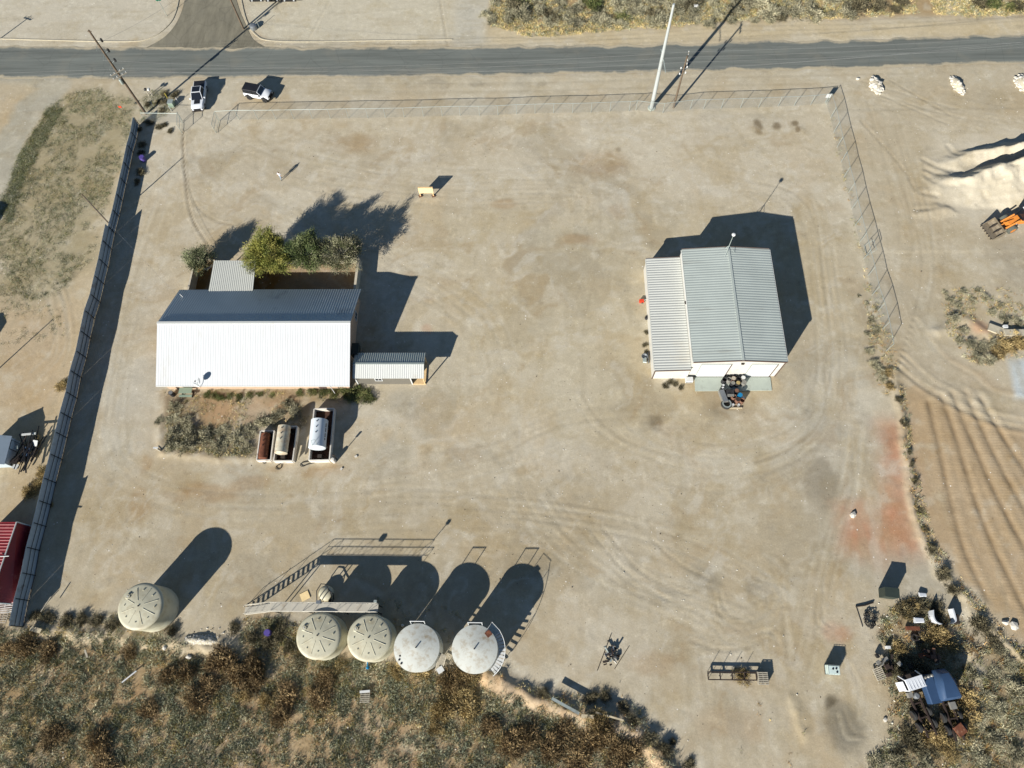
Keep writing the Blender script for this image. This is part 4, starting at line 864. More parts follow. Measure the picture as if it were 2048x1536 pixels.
# catwalk with stair
cw = thing('catwalk', 'raised steel catwalk with long stair beside the beige tanks', 'catwalk', (-33, 6.7, 0), world_space=True)
z0 = 3.05; xl, xr_ = -29.0, -16.95; ya, yb = 6.30, 7.25
MB().b2(xl, xr_, ya, yb, z0 - .08, z0).build('deck', 'walk_steel', cw)
sb = Vector((-33.0, 6.6, 0)); n = 15
for k in range(n):
    t = (k + .5) / n; c = sb.lerp(Vector((xl, 6.78, z0)), t); MB().box(c, (.24, .85, .04)).build('step', 'walk_steel', cw)
for y in (ya + .02, yb - .02):
    MB().tube((sb.x, y - .12 * (y < 6.7), 0), (xl, y, z0 - .05), .05).build('stringer', 'walk_steel', cw)
    MB().path([(sb.x + .1, y - .1, .05), (sb.x + .25, y - .1, 1.1), (xl, y, z0 + 1.05), (xr_, y, z0 + 1.05)], .032).build('hand_rail', 'walk_steel', cw)
    MB().tube((xl, y, z0 + .55), (xr_, y, z0 + .55), .022).build('mid_rail', 'walk_steel', cw)
    m = MB()
    for k in range(11): x = xl + (xr_ - xl) * k / 10; m.tube((x, y, z0), (x, y, z0 + 1.05), .025)
    for k in range(0, 10, 3): x = xl + (xr_ - xl) * k / 10; m.tube((x, y, z0), (x + 1.2, y, z0 + 1.05), .02)
    for k in (2, 6, 10): c = sb.lerp(Vector((xl, 6.78, z0)), k / 15); m.tube((c.x, y, c.z), (c.x, y, c.z + 1.05), .022)
    m.build('balusters', 'walk_steel', cw)
for x in (xl + .2, -25, -21, xr_ - .2): MB().tube((x, yb - .1, -.05), (x, yb - .1, z0 - .08), .06).build('leg', 'dark_steel', cw); MB().tube((x, ya + .1, -.05), (x, ya + .1, z0 - .08), .06).build('leg', 'dark_steel', cw)
MB().tube((xr_ - .1, yb, z0 + 1), (xr_ + .1, yb + .05, z0 + 2.1), .04).build('lamp_post', 'galv', cw); MB().box((xr_ + .1, yb + .05, z0 + 2.15), (.32, .25, .25)).build('lamp', 'galv', cw)
MB().box((-23.3, yb, z0 + 1.15), (.5, .35, .35)).build('control_box', 'car_grey', cw)
# low tank with hoses behind the catwalk
ht = thing('hose_tank', 'small pale domed tank with looped black hoses behind the catwalk', 'tank', G(654, 1186), world_space=True); c = G(654, 1187)
MB().lathe(c, [(.85, -.02), (.85, .55), (.8, .68), (.55, .85), (.1, .92)], 28).build('shell', 'poly_tank', ht, True)
MB().path([c + Vector(v) for v in ((-1.3, -1.8, .05), (-.95, -1.0, .4), (-.95, .2, .95), (-.5, .95, 1.1), (.1, .9, 1.1), (.5, .2, 1.1), (1.0, -.1, 1.0), (1.05, -.7, .7), (.6, -1.3, .3), (.3, -2.0, .1))], .06, 8).build('hose', 'hose_black', ht, True)
MB().path([c + Vector(v) for v in ((.5, .3, 1.0), (.75, -.4, .7), (.55, -1.0, .35), (.35, -1.9, .1))], .05, 8).build('hose', 'hose_black', ht, True)
MB().box(c + Vector((-.3, -1.65, .15)), (.5, .3, .3)).build('pump', 'dark_steel', ht); MB().box(c + Vector((.5, -.9, .3)), (.2, .7, .5)).build('valve_stand', 'dark_steel', ht)
for k, (px, py, rz) in enumerate(((610, 1192, .5),)):
    tag(MB().box(G(px, py) + Vector((0, 0, .03)), (1.0, .9, .05), rz).build('plywood_sheet', 'plywood'), 'square yellowish plywood sheet lying near the hose tank', 'plywood')
tag(MB().path([G(*p) + Vector((0, 0, .07)) for p in curve([(590, 1252), (575, 1249), (562, 1256), (565, 1268), (580, 1278), (590, 1284)])], .07, 8).build('hose', 'hose_black', None, True), 'black hose curling through weeds beside the beige tank', 'hose')
def drum(name, label, cat, c, m, lid=None, r=.29, h=.88, group=None, hollow=False, rot=None):
    o = thing(name, label, cat, c, 0, group)
    if rot: o.rotation_euler = rot
    MB().lathe((0, 0, 0), [(r, 0), (r, h * .32), (r * 1.04, h * .34), (r, h * .36), (r, h * .64), (r * 1.04, h * .66), (r, h * .68), (r, h), (r * .93, h), (r * .92, h - (.35 if hollow else .025))], 20).build('shell', m, o, True)
    MB().lathe((0, 0, 0), [(r * .9, h - (.36 if hollow else .02)), (r * .9, h - (.34 if hollow else .008))], 20).build('lid', lid or m, o)
    return o
drum('plastic_drum', 'purple plastic drum standing in weeds near the catwalk stair', 'drum', G(538, 1266), 'purple_plastic', r=.36, h=.75)
tag(MB().lathe(G(806, 1251), [(.14, 0), (.14, .5), (.06, .6)], 12).build('gas_bottle', 'white_paint', None, True), 'small white bottle standing in shade beside the steel tank', 'gas bottle')
bp_ = thing('blue_valve', 'bright blue valve fitting on the front of a beige tank', 'valve', G(735, 1333), world_space=True); c = G(735, 1333)
MB().tube(c + Vector((0, .9, .3)), c + Vector((.05, 0, .25)), .07).build('pipe', 'drum_blue', bp_); MB().lathe(c + Vector((.05, -.1, 0)), [(.14, 0), (.2, .1), (.1, .4), (.05, .5)], 12).build('wheel', 'drum_blue', bp_, True)
MB().box(c + Vector((0, 1.1, .35)), (1.1, .12, .12)).build('manifold', 'white_paint', bp_)

# ---- horizontal fuel tanks in low walled bunds
def hz_tank(name, label, corner, bh, tank_m, r, tl, t_off, z0, writing=False):
    """corner: four pixel corners of the bund rim (back left, back right, front right, front left), rim height bh"""
    P = [G(*p, bh) for p in corner]; c = sum(P, Vector()) / 4; c.z = 0; ax = ((P[0] + P[1]) / 2 - (P[2] + P[3]) / 2); Lb = ax.length; wd = ((P[1] - P[0]).length + (P[2] - P[3]).length) / 2
    ang = math.atan2(ax.y, ax.x) - math.pi / 2; o = thing(name, label, 'fuel tank', c, ang)
    MB().b2(-wd / 2 + .06, wd / 2 - .06, -Lb / 2 + .06, Lb / 2 - .06, -.03, .05).build('bund_floor', 'bund_floor', o)
    for s in (-1, 1):
        MB().b2(s * wd / 2 - .07, s * wd / 2 + .07, -Lb / 2, Lb / 2, -.05, bh).build('bund_wall', 'bund_white', o); MB().b2(-wd / 2 + .07, wd / 2 - .07, s * Lb / 2 - .07, s * Lb / 2 + .07, -.05, bh).build('bund_wall', 'bund_white', o)
    m = MB(); n = 36; prof = [(-tl / 2 - .12, .2), (-tl / 2 - .08, r * .75), (-tl / 2, r), (tl / 2, r), (tl / 2 + .08, r * .75), (tl / 2 + .12, .2)]; x0, y0 = t_off; zc = z0 + r
    vs = [(x0 + math.cos(i * 2 * math.pi / n) * q, y0 + y, zc + math.sin(i * 2 * math.pi / n) * q) for y, q in prof for i in range(n)]
    m.add(vs, [(j * n + i, (j + 1) * n + i, (j + 1) * n + (i + 1) % n, j * n + (i + 1) % n) for j in range(5) for i in range(n)] + [tuple(range(n)), tuple(range(5 * n, 6 * n))[::-1]])
    m.build('tank_shell', tank_m, o, True)
    for s in (-.35, .35): MB().b2(x0 - r * .8, x0 + r * .8, y0 + tl * s - .1, y0 + tl * s + .1, .05, z0 + r * .5).build('saddle', 'dark_steel', o)
    for k in range(3): MB().tube((x0, y0 + tl * (.38 - .2 * k), zc + r - .02), (x0, y0 + tl * (.38 - .2 * k), zc + r + .1), .07).build('filler_cap', 'black', o)
    MB().box((x0 + .1, -Lb / 2 + .55, .45), (.5, .4, .8)).build('pump', 'rust_dark' if tank_m == 'rust' else 'dark_steel', o)
    return o, wd, Lb, zc, x0, y0
o, wd, Lb, *_ = hz_tank('fuel_tank', 'rust-red horizontal tank lying in the smallest walled bund', [(521, 861), (548, 862), (541, 920), (513, 920)], .75, 'rust', .55, 3.2, (-.12, -.1), .2)
o, wd, Lb, *_ = hz_tank('fuel_tank', 'cream horizontal tank streaked with rust in the middle bund', [(557, 852), (594, 853), (585, 922), (547, 921)], .8, 'rusty_white', .78, 3.5, (-.2, .3), .55)
o, wd, Lb, zc, x0, y0 = hz_tank('fuel_tank', 'white horizontal tank raised over the longest walled bund', [(629, 816), (667, 818), (659, 921), (617, 919)], .9, 'tank_white', 1.05, 3.6, (-.1, -.35), .75)
MB().path([(x0 - .25, y0 - 1.9, zc + .8), (x0 - .25, y0 - 1.4, zc + 1.75), (x0 + .2, y0 - 1.3, zc + 1.75), (x0 + .25, y0 - 1.8, zc + .8)], .03).build('ladder_rail', 'galv', o)
for k in range(17):      # faded dark lettering down the flank
    a = -.12 if k % 5 != 4 else None
    if a is None: continue
    ang = .38; MB().box((x0 + math.cos(ang) * 1.06, y0 + 1.2 - k * .13, zc + math.sin(ang) * 1.06), (.012, .085, .2 if k % 2 else .16), rot=Matrix.Rotation(-ang, 3, 'Y')).build('letter', 'black', o)
for lab, pts in (('black fuel hose looping in front of the rust-streaked tank', [(566, 921), (562, 927), (554, 932), (552, 937), (557, 939), (562, 936), (564, 928)]), ('black fuel hose trailing in front of the long white tank', [(648, 924), (622, 923), (604, 926), (601, 931), (606, 933), (616, 929), (630, 925)]), ('small black hose coil in front of the rusty tank', [(528, 921), (526, 925), (530, 927), (533, 924)])):
    tag(MB().path([G(*p) + Vector((0, 0, .06)) for p in curve(pts)], .045, 8).build('hose', 'hose_black', None, True), lab, 'hose')
bd = thing('bollard', 'short white bollard at the corner of the long fuel tank bund', 'bollard', G(669, 923), world_space=True); MB().lathe(G(669, 923), [(.26, -.02), (.26, .9), (.2, 1.0), (.05, 1.02)], 18).build('body', 'bund_white', bd, True); MB().tube(G(669, 923) + Vector((.3, .25, 0)), G(669, 923) + Vector((.3, .25, 2.0)), .05).build('sign_post', 'dark_steel', bd); MB().box(G(669, 923) + Vector((.3, .25, 1.8)), (.3, .04, .4)).build('sign_plate', 'dark_steel', bd)
tag(MB().box(G(602, 908) + Vector((0, 0, .55)), (.18, 1.9, .18), -.1).build('timber_beam', 'old_timber'), 'grey timber beam beside the middle fuel tank bund', 'beam')
for px, py in ((683, 938), (712, 913)): tag(MB().box(G(px, py) + Vector((0, 0, .04)), (.32, .26, .1), random.random() * 3).build('paper_scrap', 'rock_white'), 'small white block lying on the dirt near the fuel tanks', 'block', 'white blocks near the fuel tanks')

# ================================================================ VEHICLES
def sec(x, hw, z0, z1, ch=.08, top=None):
    t = hw if top is None else top
    return [Vector((x, y, z)) for y, z in ((-hw + ch, z0), (hw - ch, z0), (hw, z0 + ch), (hw, (z0 + z1) / 2), (t, z1 - ch), (t - ch, z1), (-t + ch, z1), (-t, z1 - ch), (-hw, (z0 + z1) / 2), (-hw, z0 + ch))]
def wheel(parent, x, y, r=.38, w=.26, rim='car_grey', tyre='rubber'):
    s = 1 if y > 0 else -1; prof = [(-w / 2, r * .62), (-w / 2, r * .93), (-w / 2 + .04, r), (w / 2 - .04, r), (w / 2, r * .93), (w / 2, r * .62)]; n = 20
    def ring(pr):
        vs = [(x + math.cos(2 * math.pi * i / n) * q, y + k, r + math.sin(2 * math.pi * i / n) * q) for k, q in pr for i in range(n)]; m = len(pr)
        return MB().add(vs, [(j * n + i, j * n + (i + 1) % n, (j + 1) * n + (i + 1) % n, (j + 1) * n + i) for j in range(m - 1) for i in range(n)] + [tuple(range(n))[::-1], tuple(range((m - 1) * n, m * n))])
    t = ring(prof).build('wheel', tyre, parent, True); ring([(s * w * .3 - .02 * s, r * .6), (s * w * .52, r * .58), (s * w * .54, r * .2)]).build('rim', rim, t, True)
def pickup():
    p = thing('pickup_truck', 'white pickup truck with black bed cover and dark roof panel', 'pickup', G(402, 199), 0)
    f = G(399.5, 220); b = G(405, 172); d = f - b; p.rotation_euler[2] = math.atan2(d.y, d.x)
    MB().loft([sec(-2.95, .9, .5, 1.0), sec(-2.88, .98, .42, 1.1), sec(-1.0, 1.0, .4, 1.12), sec(1.0, 1.0, .4, 1.14), sec(2.2, .98, .4, 1.12, .12), sec(2.75, .93, .42, 1.02, .14), sec(2.93, .82, .46, .9, .14)]).build('body', 'car_white', p, True)
    MB().loft([sec(-.98, .86, 1.08, 1.5, .06, .78), sec(-.8, .88, 1.08, 1.86, .08, .74), sec(.35, .88, 1.08, 1.9, .08, .74), sec(1.25, .9, 1.1, 1.2, .04, .86)]).build('cabin_glass', 'dark_glass', p)
    r = MB().loft([sec(-.86, .76, 1.84, 1.93, .03), sec(.45, .76, 1.88, 1.95, .03)]).build('roof', 'car_white', p); MB().b2(-.74, .34, -.6, .6, 1.952, 1.968).build('sunroof', 'dark_glass', r)
    for s in (-1, 1):
        MB().path([(.45, s * .74, 1.9), (1.3, s * .88, 1.16)], .05).build('pillar', 'car_white', p); MB().path([(-.84, s * .76, 1.86), (-1.05, s * .88, 1.12)], .06).build('pillar', 'car_white', p); MB().tube((-.2, s * .78, 1.86), (-.2, s * .89, 1.12), .04).build('pillar', 'black', p)
        MB().box((.95, s * 1.12, 1.2), (.14, .26, .18)).build('mirror', 'car_white', p); MB().box((2.84, s * .68, .88), (.1, .3, .12)).build('headlight', 'window_glass', p); MB().box((-2.93, s * .82, .95), (.06, .16, .26)).build('tail_light', 'red_roof', p)
    MB().b2(-2.86, -1.12, -.86, .86, 1.125, 1.15).build('bed_cover', 'black_satin', p); MB().b2(1.3, 2.1, -.45, .45, 1.145, 1.165).build('hood_scoop', 'black_satin', p)
    MB().b2(2.86, 2.96, -.55, .55, .6, .92).build('grille', 'black', p); MB().b2(2.9, 3.02, -.9, .9, .42, .58).build('bumper', 'dark_steel', p)
    for x in (-1.85, 1.9):
        for y in (-.86, .86): wheel(p, x, y, .41, .28)
pickup()
def suv():
    p = thing('suv', 'boxy white off-road car with black hardtop parked on the verge', 'car', G(520, 194), 0)
    p.rotation_euler[2] = math.atan2(-.5, 2.0)
    MB().loft([sec(-2.15, .86, .62, 1.12, .06), sec(-2.1, .9, .55, 1.2, .06), sec(.5, .92, .55, 1.22, .06), sec(1.95, .86, .55, 1.2, .1), sec(2.1, .8, .6, 1.1, .1)]).build('body', 'car_white', p, True)
    MB().loft([sec(-2.08, .84, 1.18, 1.78, .04, .78), sec(.45, .84, 1.18, 1.8, .04, .78), sec(.85, .86, 1.18, 1.24, .02, .82)]).build('cabin_glass', 'dark_glass', p)
    MB().loft([sec(-2.12, .8, 1.76, 1.9, .04), sec(.42, .8, 1.78, 1.9, .04)]).build('hardtop', 'black_satin', p)
    for s in (-1, 1):
        MB().path([(.46, s * .8, 1.84), (.92, s * .84, 1.22)], .05).build('pillar', 'car_white', p); MB().tube((-.5, s * .82, 1.8), (-.5, s * .86, 1.2), .05).build('pillar', 'black', p)
        for x in (-1.35, 1.35): MB().loft([[Vector((x + k * .55, s * q, z)) for q, z in ((.9, .6 + .35 * (1 - abs(k))), (1.02, .6 + .3 * (1 - abs(k))), (1.02, .72 + .36 * (1 - abs(k))), (.9, .76 + .36 * (1 - abs(k))))] for k in (-1, -.6, 0, .6, 1)]).build('fender_flare', 'black', p)
        MB().box((.75, s * 1.02, 1.28), (.14, .2, .16)).build('mirror', 'black', p); MB().lathe((2.1, s * .6, .85), [(.12, -.1), (.12, .1)], 12).build('headlight', 'white_paint', p)
    MB().b2(.46, .5, -.8, .8, 1.78, 1.9).build('windscreen_frame', 'car_white', p); MB().b2(2.05, 2.14, -.7, .7, .75, 1.05).build('grille', 'black', p); MB().b2(2.1, 2.3, -.85, .85, .5, .72).build('bumper', 'black', p)
    sp_ = MB().tube((-2.16, 0, 1.0), (-2.42, 0, 1.0), .4, n=20).build('spare_wheel', 'rubber', p)
    for x in (-1.35, 1.35):
        for y in (-.84, .84): wheel(p, x, y, .43, .3, 'black')
suv()
def loader():
    p = thing('wheel_loader', 'orange wheel loader with raised dusty bucket beside the sand heap', 'loader', G(2019, 451), 0)
    p.rotation_euler[2] = math.atan2(-.35, -1) ; W = 1.35
    pr = [(3.0, .1), (2.9, .02), (1.9, .0), (1.45, .25), (1.3, .7), (1.45, 1.15), (1.52, 1.15), (1.4, .7), (1.55, .32), (1.95, .1), (2.9, .1)]
    pr = [(x + .9, z + .15) for x, z in pr]
    MB().loft([[Vector((x, y, z)) for x, z in pr] for y in (-W, W)]).build('bucket', 'bucket_steel', p)
    for s in (-1, 1): MB().add([(x, s * W, z) for x, z in ((2.35, .4), (2.2, .85), (2.35, 1.3), (3.6, .25), (2.8, .15))] + [(x, s * (W - .05), z) for x, z in ((2.35, .4), (2.2, .85), (2.35, 1.3), (3.6, .25), (2.8, .15))], [(0, 1, 2, 3, 4), (9, 8, 7, 6, 5), (0, 5, 6, 1), (1, 6, 7, 2), (2, 7, 8, 3), (3, 8, 9, 4), (4, 9, 5, 0)]).build('bucket_side', 'bucket_steel', p)
    for y in (-.45, .45): MB().add([(2.3, y, .55), (2.35, y, 1.25), (3.3, y, .3)] + [(2.3, y + .06, .55), (2.35, y + .06, 1.25), (3.3, y + .06, .3)], [(0, 1, 2), (5, 4, 3), (0, 3, 4, 1), (1, 4, 5, 2), (2, 5, 3, 0)]).build('gusset', 'dark_steel', p)
    for k in range(6): MB().box((3.95, -W + .2 + k * .46, .22), (.3, .12, .08)).build('tooth', 'dark_steel', p)
    for s in (-1, 1):
        MB().path([(2.3, s * .55, .55), (1.4, s * .6, 1.1), (.2, s * .6, 1.9)], [.12, .14, .13], 6).build('lift_arm', 'loader_orange', p); MB().tube((1.3, s * .6, .7), (.1, s * .6, 1.2), .08).build('ram', 'galv', p)
    MB().path([(2.35, 0, 1.1), (1.4, 0, 1.5), (.6, 0, 1.6)], .09, 6).build('tilt_link', 'loader_orange', p)
    MB().loft([sec(-.3, .55, .7, 1.7, .08), sec(1.2, .5, .6, 1.3, .08)]).build('front_frame', 'loader_orange', p); MB().loft([sec(-3.6, .8, .8, 1.7, .1), sec(-3.3, .85, .8, 1.95, .1), sec(-1.6, .85, .8, 2.0, .1), sec(-.4, .6, .8, 1.4, .1)]).build('engine_cover', 'loader_orange', p)
    c = MB().loft([sec(-1.7, .68, 1.9, 3.0, .06), sec(-.5, .68, 1.6, 3.0, .06)]).build('cab', 'dark_glass', p); MB().b2(-1.75, -.4, -.74, .74, 3.01, 3.1).build('cab_roof', 'white_paint', c)
    for x in (.75, -2.3):
        for y in (-.98, .98): wheel(p, x, y, .68, .5, 'loader_orange', 'tyre_dusty')
loader()
def trailer(label, px, m_bed, rz=math.pi / 2, L_=7.5):
    b = G(px, 8); p = thing('flat_trailer', label, 'trailer', b + Vector((0, L_ / 2, 0)), rz)
    MB().b2(-L_ / 2, L_ / 2, -1.2, 1.2, .75, .95).build('bed', m_bed, p); MB().b2(-L_ / 2 - .08, -L_ / 2, -1.2, 1.2, .5, .95).build('rear_sill', 'black', p)
    for s in (-.8, .8): MB().box((-L_ / 2 - .1, s, .7), (.05, .25, .14)).build('tail_light', 'white_paint', p); MB().b2(-L_ / 2, L_ / 2, s - .1, s + .1, .45, .74).build('frame_rail', 'dark_steel', p)
    for k in range(6): MB().b2(-L_ / 2 + .1 + k * L_ / 6, -L_ / 2 + .02 + (k + 1) * L_ / 6, -1.15, 1.15, .951, .99).build('deck_board', m_bed, p)
    for x in (-1.9, -.8):
        for y in (-.95, .95): wheel(p, x, y, .42, .28)
trailer('flatbed trailer with pale deck and faint red marks on the far pad', 516, 'lichen_trailer'); trailer('flatbed trailer with grey steel deck between two others on the far pad', 548, 'galv'); trailer('flatbed trailer with tan deck boards on the far pad', 581, 'straw')

# truck wrecks
def wreck_white():
    o = thing('truck_wreck', 'white truck cab wreck without doors or hood on bare rails', 'wreck', G(1812, 1372), 0); o.rotation_euler[2] = math.pi / 2 + .28
    # local x points away from the rails (cab end)
    MB().b2(-5.0, .9, -.55, -.4, .55, .8).build('frame_rail', 'rust_dark', o); MB().b2(-5.0, .9, .4, .55, .55, .8).build('frame_rail', 'rust_dark', o)
    for x in (-4.5, -3.2, -1.8, -.3): MB().b2(x, x + .14, -.4, .4, .58, .76).build('cross_member', 'rust_dark', o)
    MB().loft([sec(-.2, 1.05, .8, 1.5, .08), sec(1.2, 1.05, .8, 1.55, .08)]).build('cab_floor', 'dark_steel', o)
    r = MB().loft([sec(-.25, .98, 2.2, 2.34, .05), sec(.9, 1.0, 2.25, 2.4, .05)]); r.build('cab_roof', 'car_white', o)
    for y in (-.7, -.35, 0, .35, .7): MB().box((.33, y, 2.385), (1.0, .06, .025)).build('roof_rib', 'car_white', o)
    for s in (-1, 1):
        for x, xt in ((-.2, -.2), (1.3, .85)): MB().tube((x, s * 1.0, 1.4), (xt, s * .95, 2.3), .07).build('pillar', 'car_white', o)
    MB().box((.3, 1.25, 1.55), (.9, .08, .9), rot=Matrix.Rotation(.5, 3, 'X')).build('door', 'car_white', o)
    MB().b2(-.25, -.18, -.95, .95, .9, 1.6).build('cab_back', 'car_white', o)
    MB().lathe((-1.0, -.1, .8), [(.33, 0), (.33, .3), (.2, .5)], 14).build('gearbox', 'car_grey', o, True); MB().box((-.75, .5, .95), (.5, .5, .5)).build('battery_box', 'drum_grey', o)
    for x in (-3.9, -2.7):
        for y in (-.85, .85): wheel(o, x, y, .5, .3, 'dark_steel')
wreck_white()
def wreck_blue():
    o = thing('truck_wreck', 'dark blue truck wreck with broad hood and cab shell', 'wreck', G(1875, 1373), 0); o.rotation_euler[2] = math.pi / 2 + .16
    MB().b2(-5.2, 1.8, -.5, -.36, .55, .8).build('frame_rail', 'rust_dark', o); MB().b2(-5.2, 1.8, .36, .5, .55, .8).build('frame_rail', 'rust_dark', o)
    for x in (-4.6, -3.2, -1.8): MB().b2(x, x + .14, -.36, .36, .58, .76).build('cross_member', 'rust_dark', o)
    MB().loft([sec(-1.25, 1.12, .85, 2.0, .12, 1.0), sec(-1.0, 1.14, .85, 2.45, .2, .98), sec(.4, 1.0, .85, 2.55, .25, .82), sec(1.3, .85, .85, 2.35, .25, .66), sec(1.7, .7, .9, 1.8, .2, .5)]).build('cab_shell', 'blue_paint', o, True)
    MB().box((-.1, -1.12, 1.4), (1.6, .1, 1.0), rot=Matrix.Rotation(-.12, 3, 'X')).build('sleeper_side', 'blue_paint', o)
    MB().loft([sec(-1.2, .62, .7, 1.7, .1), sec(1.6, .6, .7, 1.6, .1)]).build('side_panel', 'blue_paint', o); 
    for c in [x for x in o.children if x.name.startswith('side_panel')]: c.location = (-.2, 1.5, 0)
    MB().box((-1.9, -.35, .95), (.7, .6, .35)).build('fuel_step', 'drum_grey', o); MB().box((-4.2, -.2, .95), (1.0, 1.0, .25), .4).build('fifth_wheel_plate', 'rust', o)
    for k in range(3): MB().lathe((1.3 - k * .05, 1.3 + k * .38, 1.5), [(.15, 0), (.15, .7), (.1, .75)], 12).build('air_tank', 'drum_grey', o, True)
    for x in (-4.1, -2.9):
        for y in (-.85, .85): wheel(o, x, y, .5, .3, 'dark_steel')
wreck_blue()

# ================================================================ SMALLER THINGS
# barrels in front of the workshop
def dp(u, v): return G(1380 + u * .0977, 730 + v * .0977, .85)
DR = [(705, 300, 'drum_black', 'rust_dark', 1, 'black open drum with pale rim'), (805, 295, 'drum_grey', 'drum_grey', 1, 'grey open-topped drum'), (892, 275, 'drum_rust', 'weathered_wood', 0, 'drum with flat tan lid'), (1000, 285, 'drum_black', 'drum_black', 1, 'sooty black open drum'), (1090, 260, 'drum_grey', 'white_paint', 0, 'bright silver drum'),
      (880, 370, 'drum_black', 'drum_grey', 0, 'black drum with shiny grey lid'), (985, 368, 'drum_black', 'straw', 0, 'black drum with olive lid'), (1112, 355, 'drum_grey', 'drum_grey', 0, 'grey drum with dented lid'), (960, 520, 'drum_black', 'drum_rust', 0, 'drum with orange rusty lid'), (1030, 610, 'drum_blue', 'drum_blue', 0, 'bright blue drum'),
      (905, 640, 'drum_rust', 'rust_dark', 1, 'rusty brown open drum'), (985, 705, 'drum_rust', 'rust_dark', 0, 'brown rust-lidded drum'), (1075, 720, 'drum_rust', 'drum_rust', 1, 'tipped-looking rusty open drum')]
for u, v, m, lid, hol, lab in DR:
    c = dp(u, v); c.z = .06 if c.y > 34.1 else -.02
    drum('drum', lab + ' in the barrel cluster before the workshop', 'drum', c, m, lid, hollow=bool(hol))
for u, v in ((700, 385), (690, 440)):
    c = dp(u, v); c.z = .06; drum('bucket', 'small dark pail with white lid at the edge of the barrels', 'pail', c, 'drum_black', 'white_paint', .17, .4, 'pails by the barrels')
for u, v in ((905, 785), (1020, 785), (1118, 640)):
    c = dp(u, v); c.z = -.02; drum('bucket', 'white pail standing on the barrel pallet edge', 'pail', c, 'drum_grey', 'white_paint', .17, .45, 'white pails by the barrels')
c = dp(830, 560); c.z = -.02
eq = thing('engine_crate', 'black machine on a skid among the barrels', 'machine', c); MB().b2(-.5, .5, -.6, .6, 0, .15).build('skid', 'dark_steel', eq); MB().loft([sec(-.45, .5, .15, .8, .08), sec(.45, .45, .15, .9, .08)]).build('block', 'drum_black', eq); MB().tube((0, .2, .9), (0, .2, 1.2), .1).build('stack', 'black', eq); MB().b2(-.4, .4, -.55, -.25, .8, .95).build('cover', 'drum_grey', eq)
c = dp(700, 610); c.z = -.02; gb = thing('grey_cabinet', 'tilted light grey cabinet lying beside the black machine', 'cabinet', c, .25); MB().b2(-.35, .35, -.85, .85, 0, .6).build('body', 'drum_grey', gb); MB().b2(-.3, .3, -.8, .8, .602, .63).build('door', 'car_grey', gb)
def tyre(label, c, r=.5, w=.28, m='rubber', flat=True, group=None, rim=None):
    o = thing('tyre', label, 'tyre', c, 0, group); n = 24; pr = [(r * .58, 0), (r * .9, 0), (r, w * .2), (r, w * .8), (r * .9, w), (r * .58, w), (r * .52, w / 2), (r * .58, 0)]
    MB().lathe((0, 0, 0), pr, n).build('carcass', m, o, True)
    if rim: MB().lathe((0, 0, 0), [(r * .86, w + .005), (r * .64, w + .005), (r * .64, w + .012), (r * .86, w + .012)], n).build('sidewall', rim, o)
    return o
# tyre as an open ring
c = dp(772, 765); c.z = -.02
def ring_tyre(label, c, r, w, m, side, group=None):
    o = thing('tyre', label, 'tyre', c, 0, group); n = 24; pr = [(r * .56, .02), (r * .9, 0), (r, w * .25), (r, w * .75), (r * .9, w), (r * .56, w * .95)]
    vs = [(math.cos(2 * math.pi * i / n) * q, math.sin(2 * math.pi * i / n) * q, z) for q, z in pr for i in range(n)]; k = len(pr)
    MB().add(vs, [(j * n + i, j * n + (i + 1) % n, ((j + 1) % k) * n + (i + 1) % n, ((j + 1) % k) * n + i) for j in range(k) for i in range(n)]).build('carcass', m, o, True)
    q0, q1 = r * .62, r * .86; vs = [(math.cos(2 * math.pi * i / n) * q, math.sin(2 * math.pi * i / n) * q, w + .01) for q in (q0, q1) for i in range(n)]
    MB().add(vs, [(i, (i + 1) % n, n + (i + 1) % n, n + i) for i in range(n)]).build('sidewall', side, o)
ring_tyre('large tyre with pale sidewall lying beside the barrels', c, .68, .5, 'rubber', 'galv')
tag(MB().box(dp(965, 835) * Vector((1, 1, 0)) + Vector((0, 0, .08)), (2.7 * .62, .16, .16), .02).build('timber_rail', 'old_timber'), 'pale timber rail lying at the front of the barrels', 'timber')
ac = thing('air_conditioner', 'white air conditioner unit on the ground by the lean-to corner', 'air conditioner', G(1377, 762)); MB().b2(-.45, .45, -.3, .3, 0, .65).build('case', 'white_paint', ac)
for k in range(5): MB().box((-.32 + k * .16, -.31, .2), (.09, .03, .2)).build('vent', 'black', ac)
tag(MB().tube(G(1343, 757) + Vector((0, 0, 0)), G(1343, 757) + Vector((0, 0, 1.2)), .04).build('standpipe', 'white_paint'), 'thin white standpipe against the lean-to front wall', 'pipe')
hb = thing('hand_truck', 'grey wheelbarrow tray with round pan beside the lean-to wall', 'wheelbarrow', G(1289, 722)); MB().lathe((0, .55, .02), [(.3, 0), (.42, .3), (.38, .32), (.26, .06)], 18).build('pan', 'car_grey', hb, True); MB().loft([sec(-.25, .3, .05, .3, .04), sec(.2, .4, .1, .35, .04)]).build('tray', 'galv', hb)
tag(MB().tube(G(1300, 716) + Vector((0, .9, .08)), G(1303, 727) + Vector((0, 0, .08)), .08).build('pipe', 'dark_steel'), 'dark pipe leaning along the lean-to wall foot', 'pipe'); tag(MB().tube(G(1296, 716) + Vector((0, .8, .07)), G(1297, 727) + Vector((0, 0, .07)), .06).build('pipe', 'car_grey'), 'grey pipe lying near the lean-to wall foot', 'pipe')
rd = thing('red_machine', 'small red engine with handle by the lean-to wall', 'machine', G(1284, 604)); MB().b2(-.4, .2, -.2, .2, .05, .45).build('engine', 'orange_red', rd); MB().tube((.2, 0, .4), (.7, .1, .9), .03).build('handle', 'galv', rd); MB().tube((0, -.25, .15), (0, .25, .15), .15).build('wheel', 'rubber', rd)
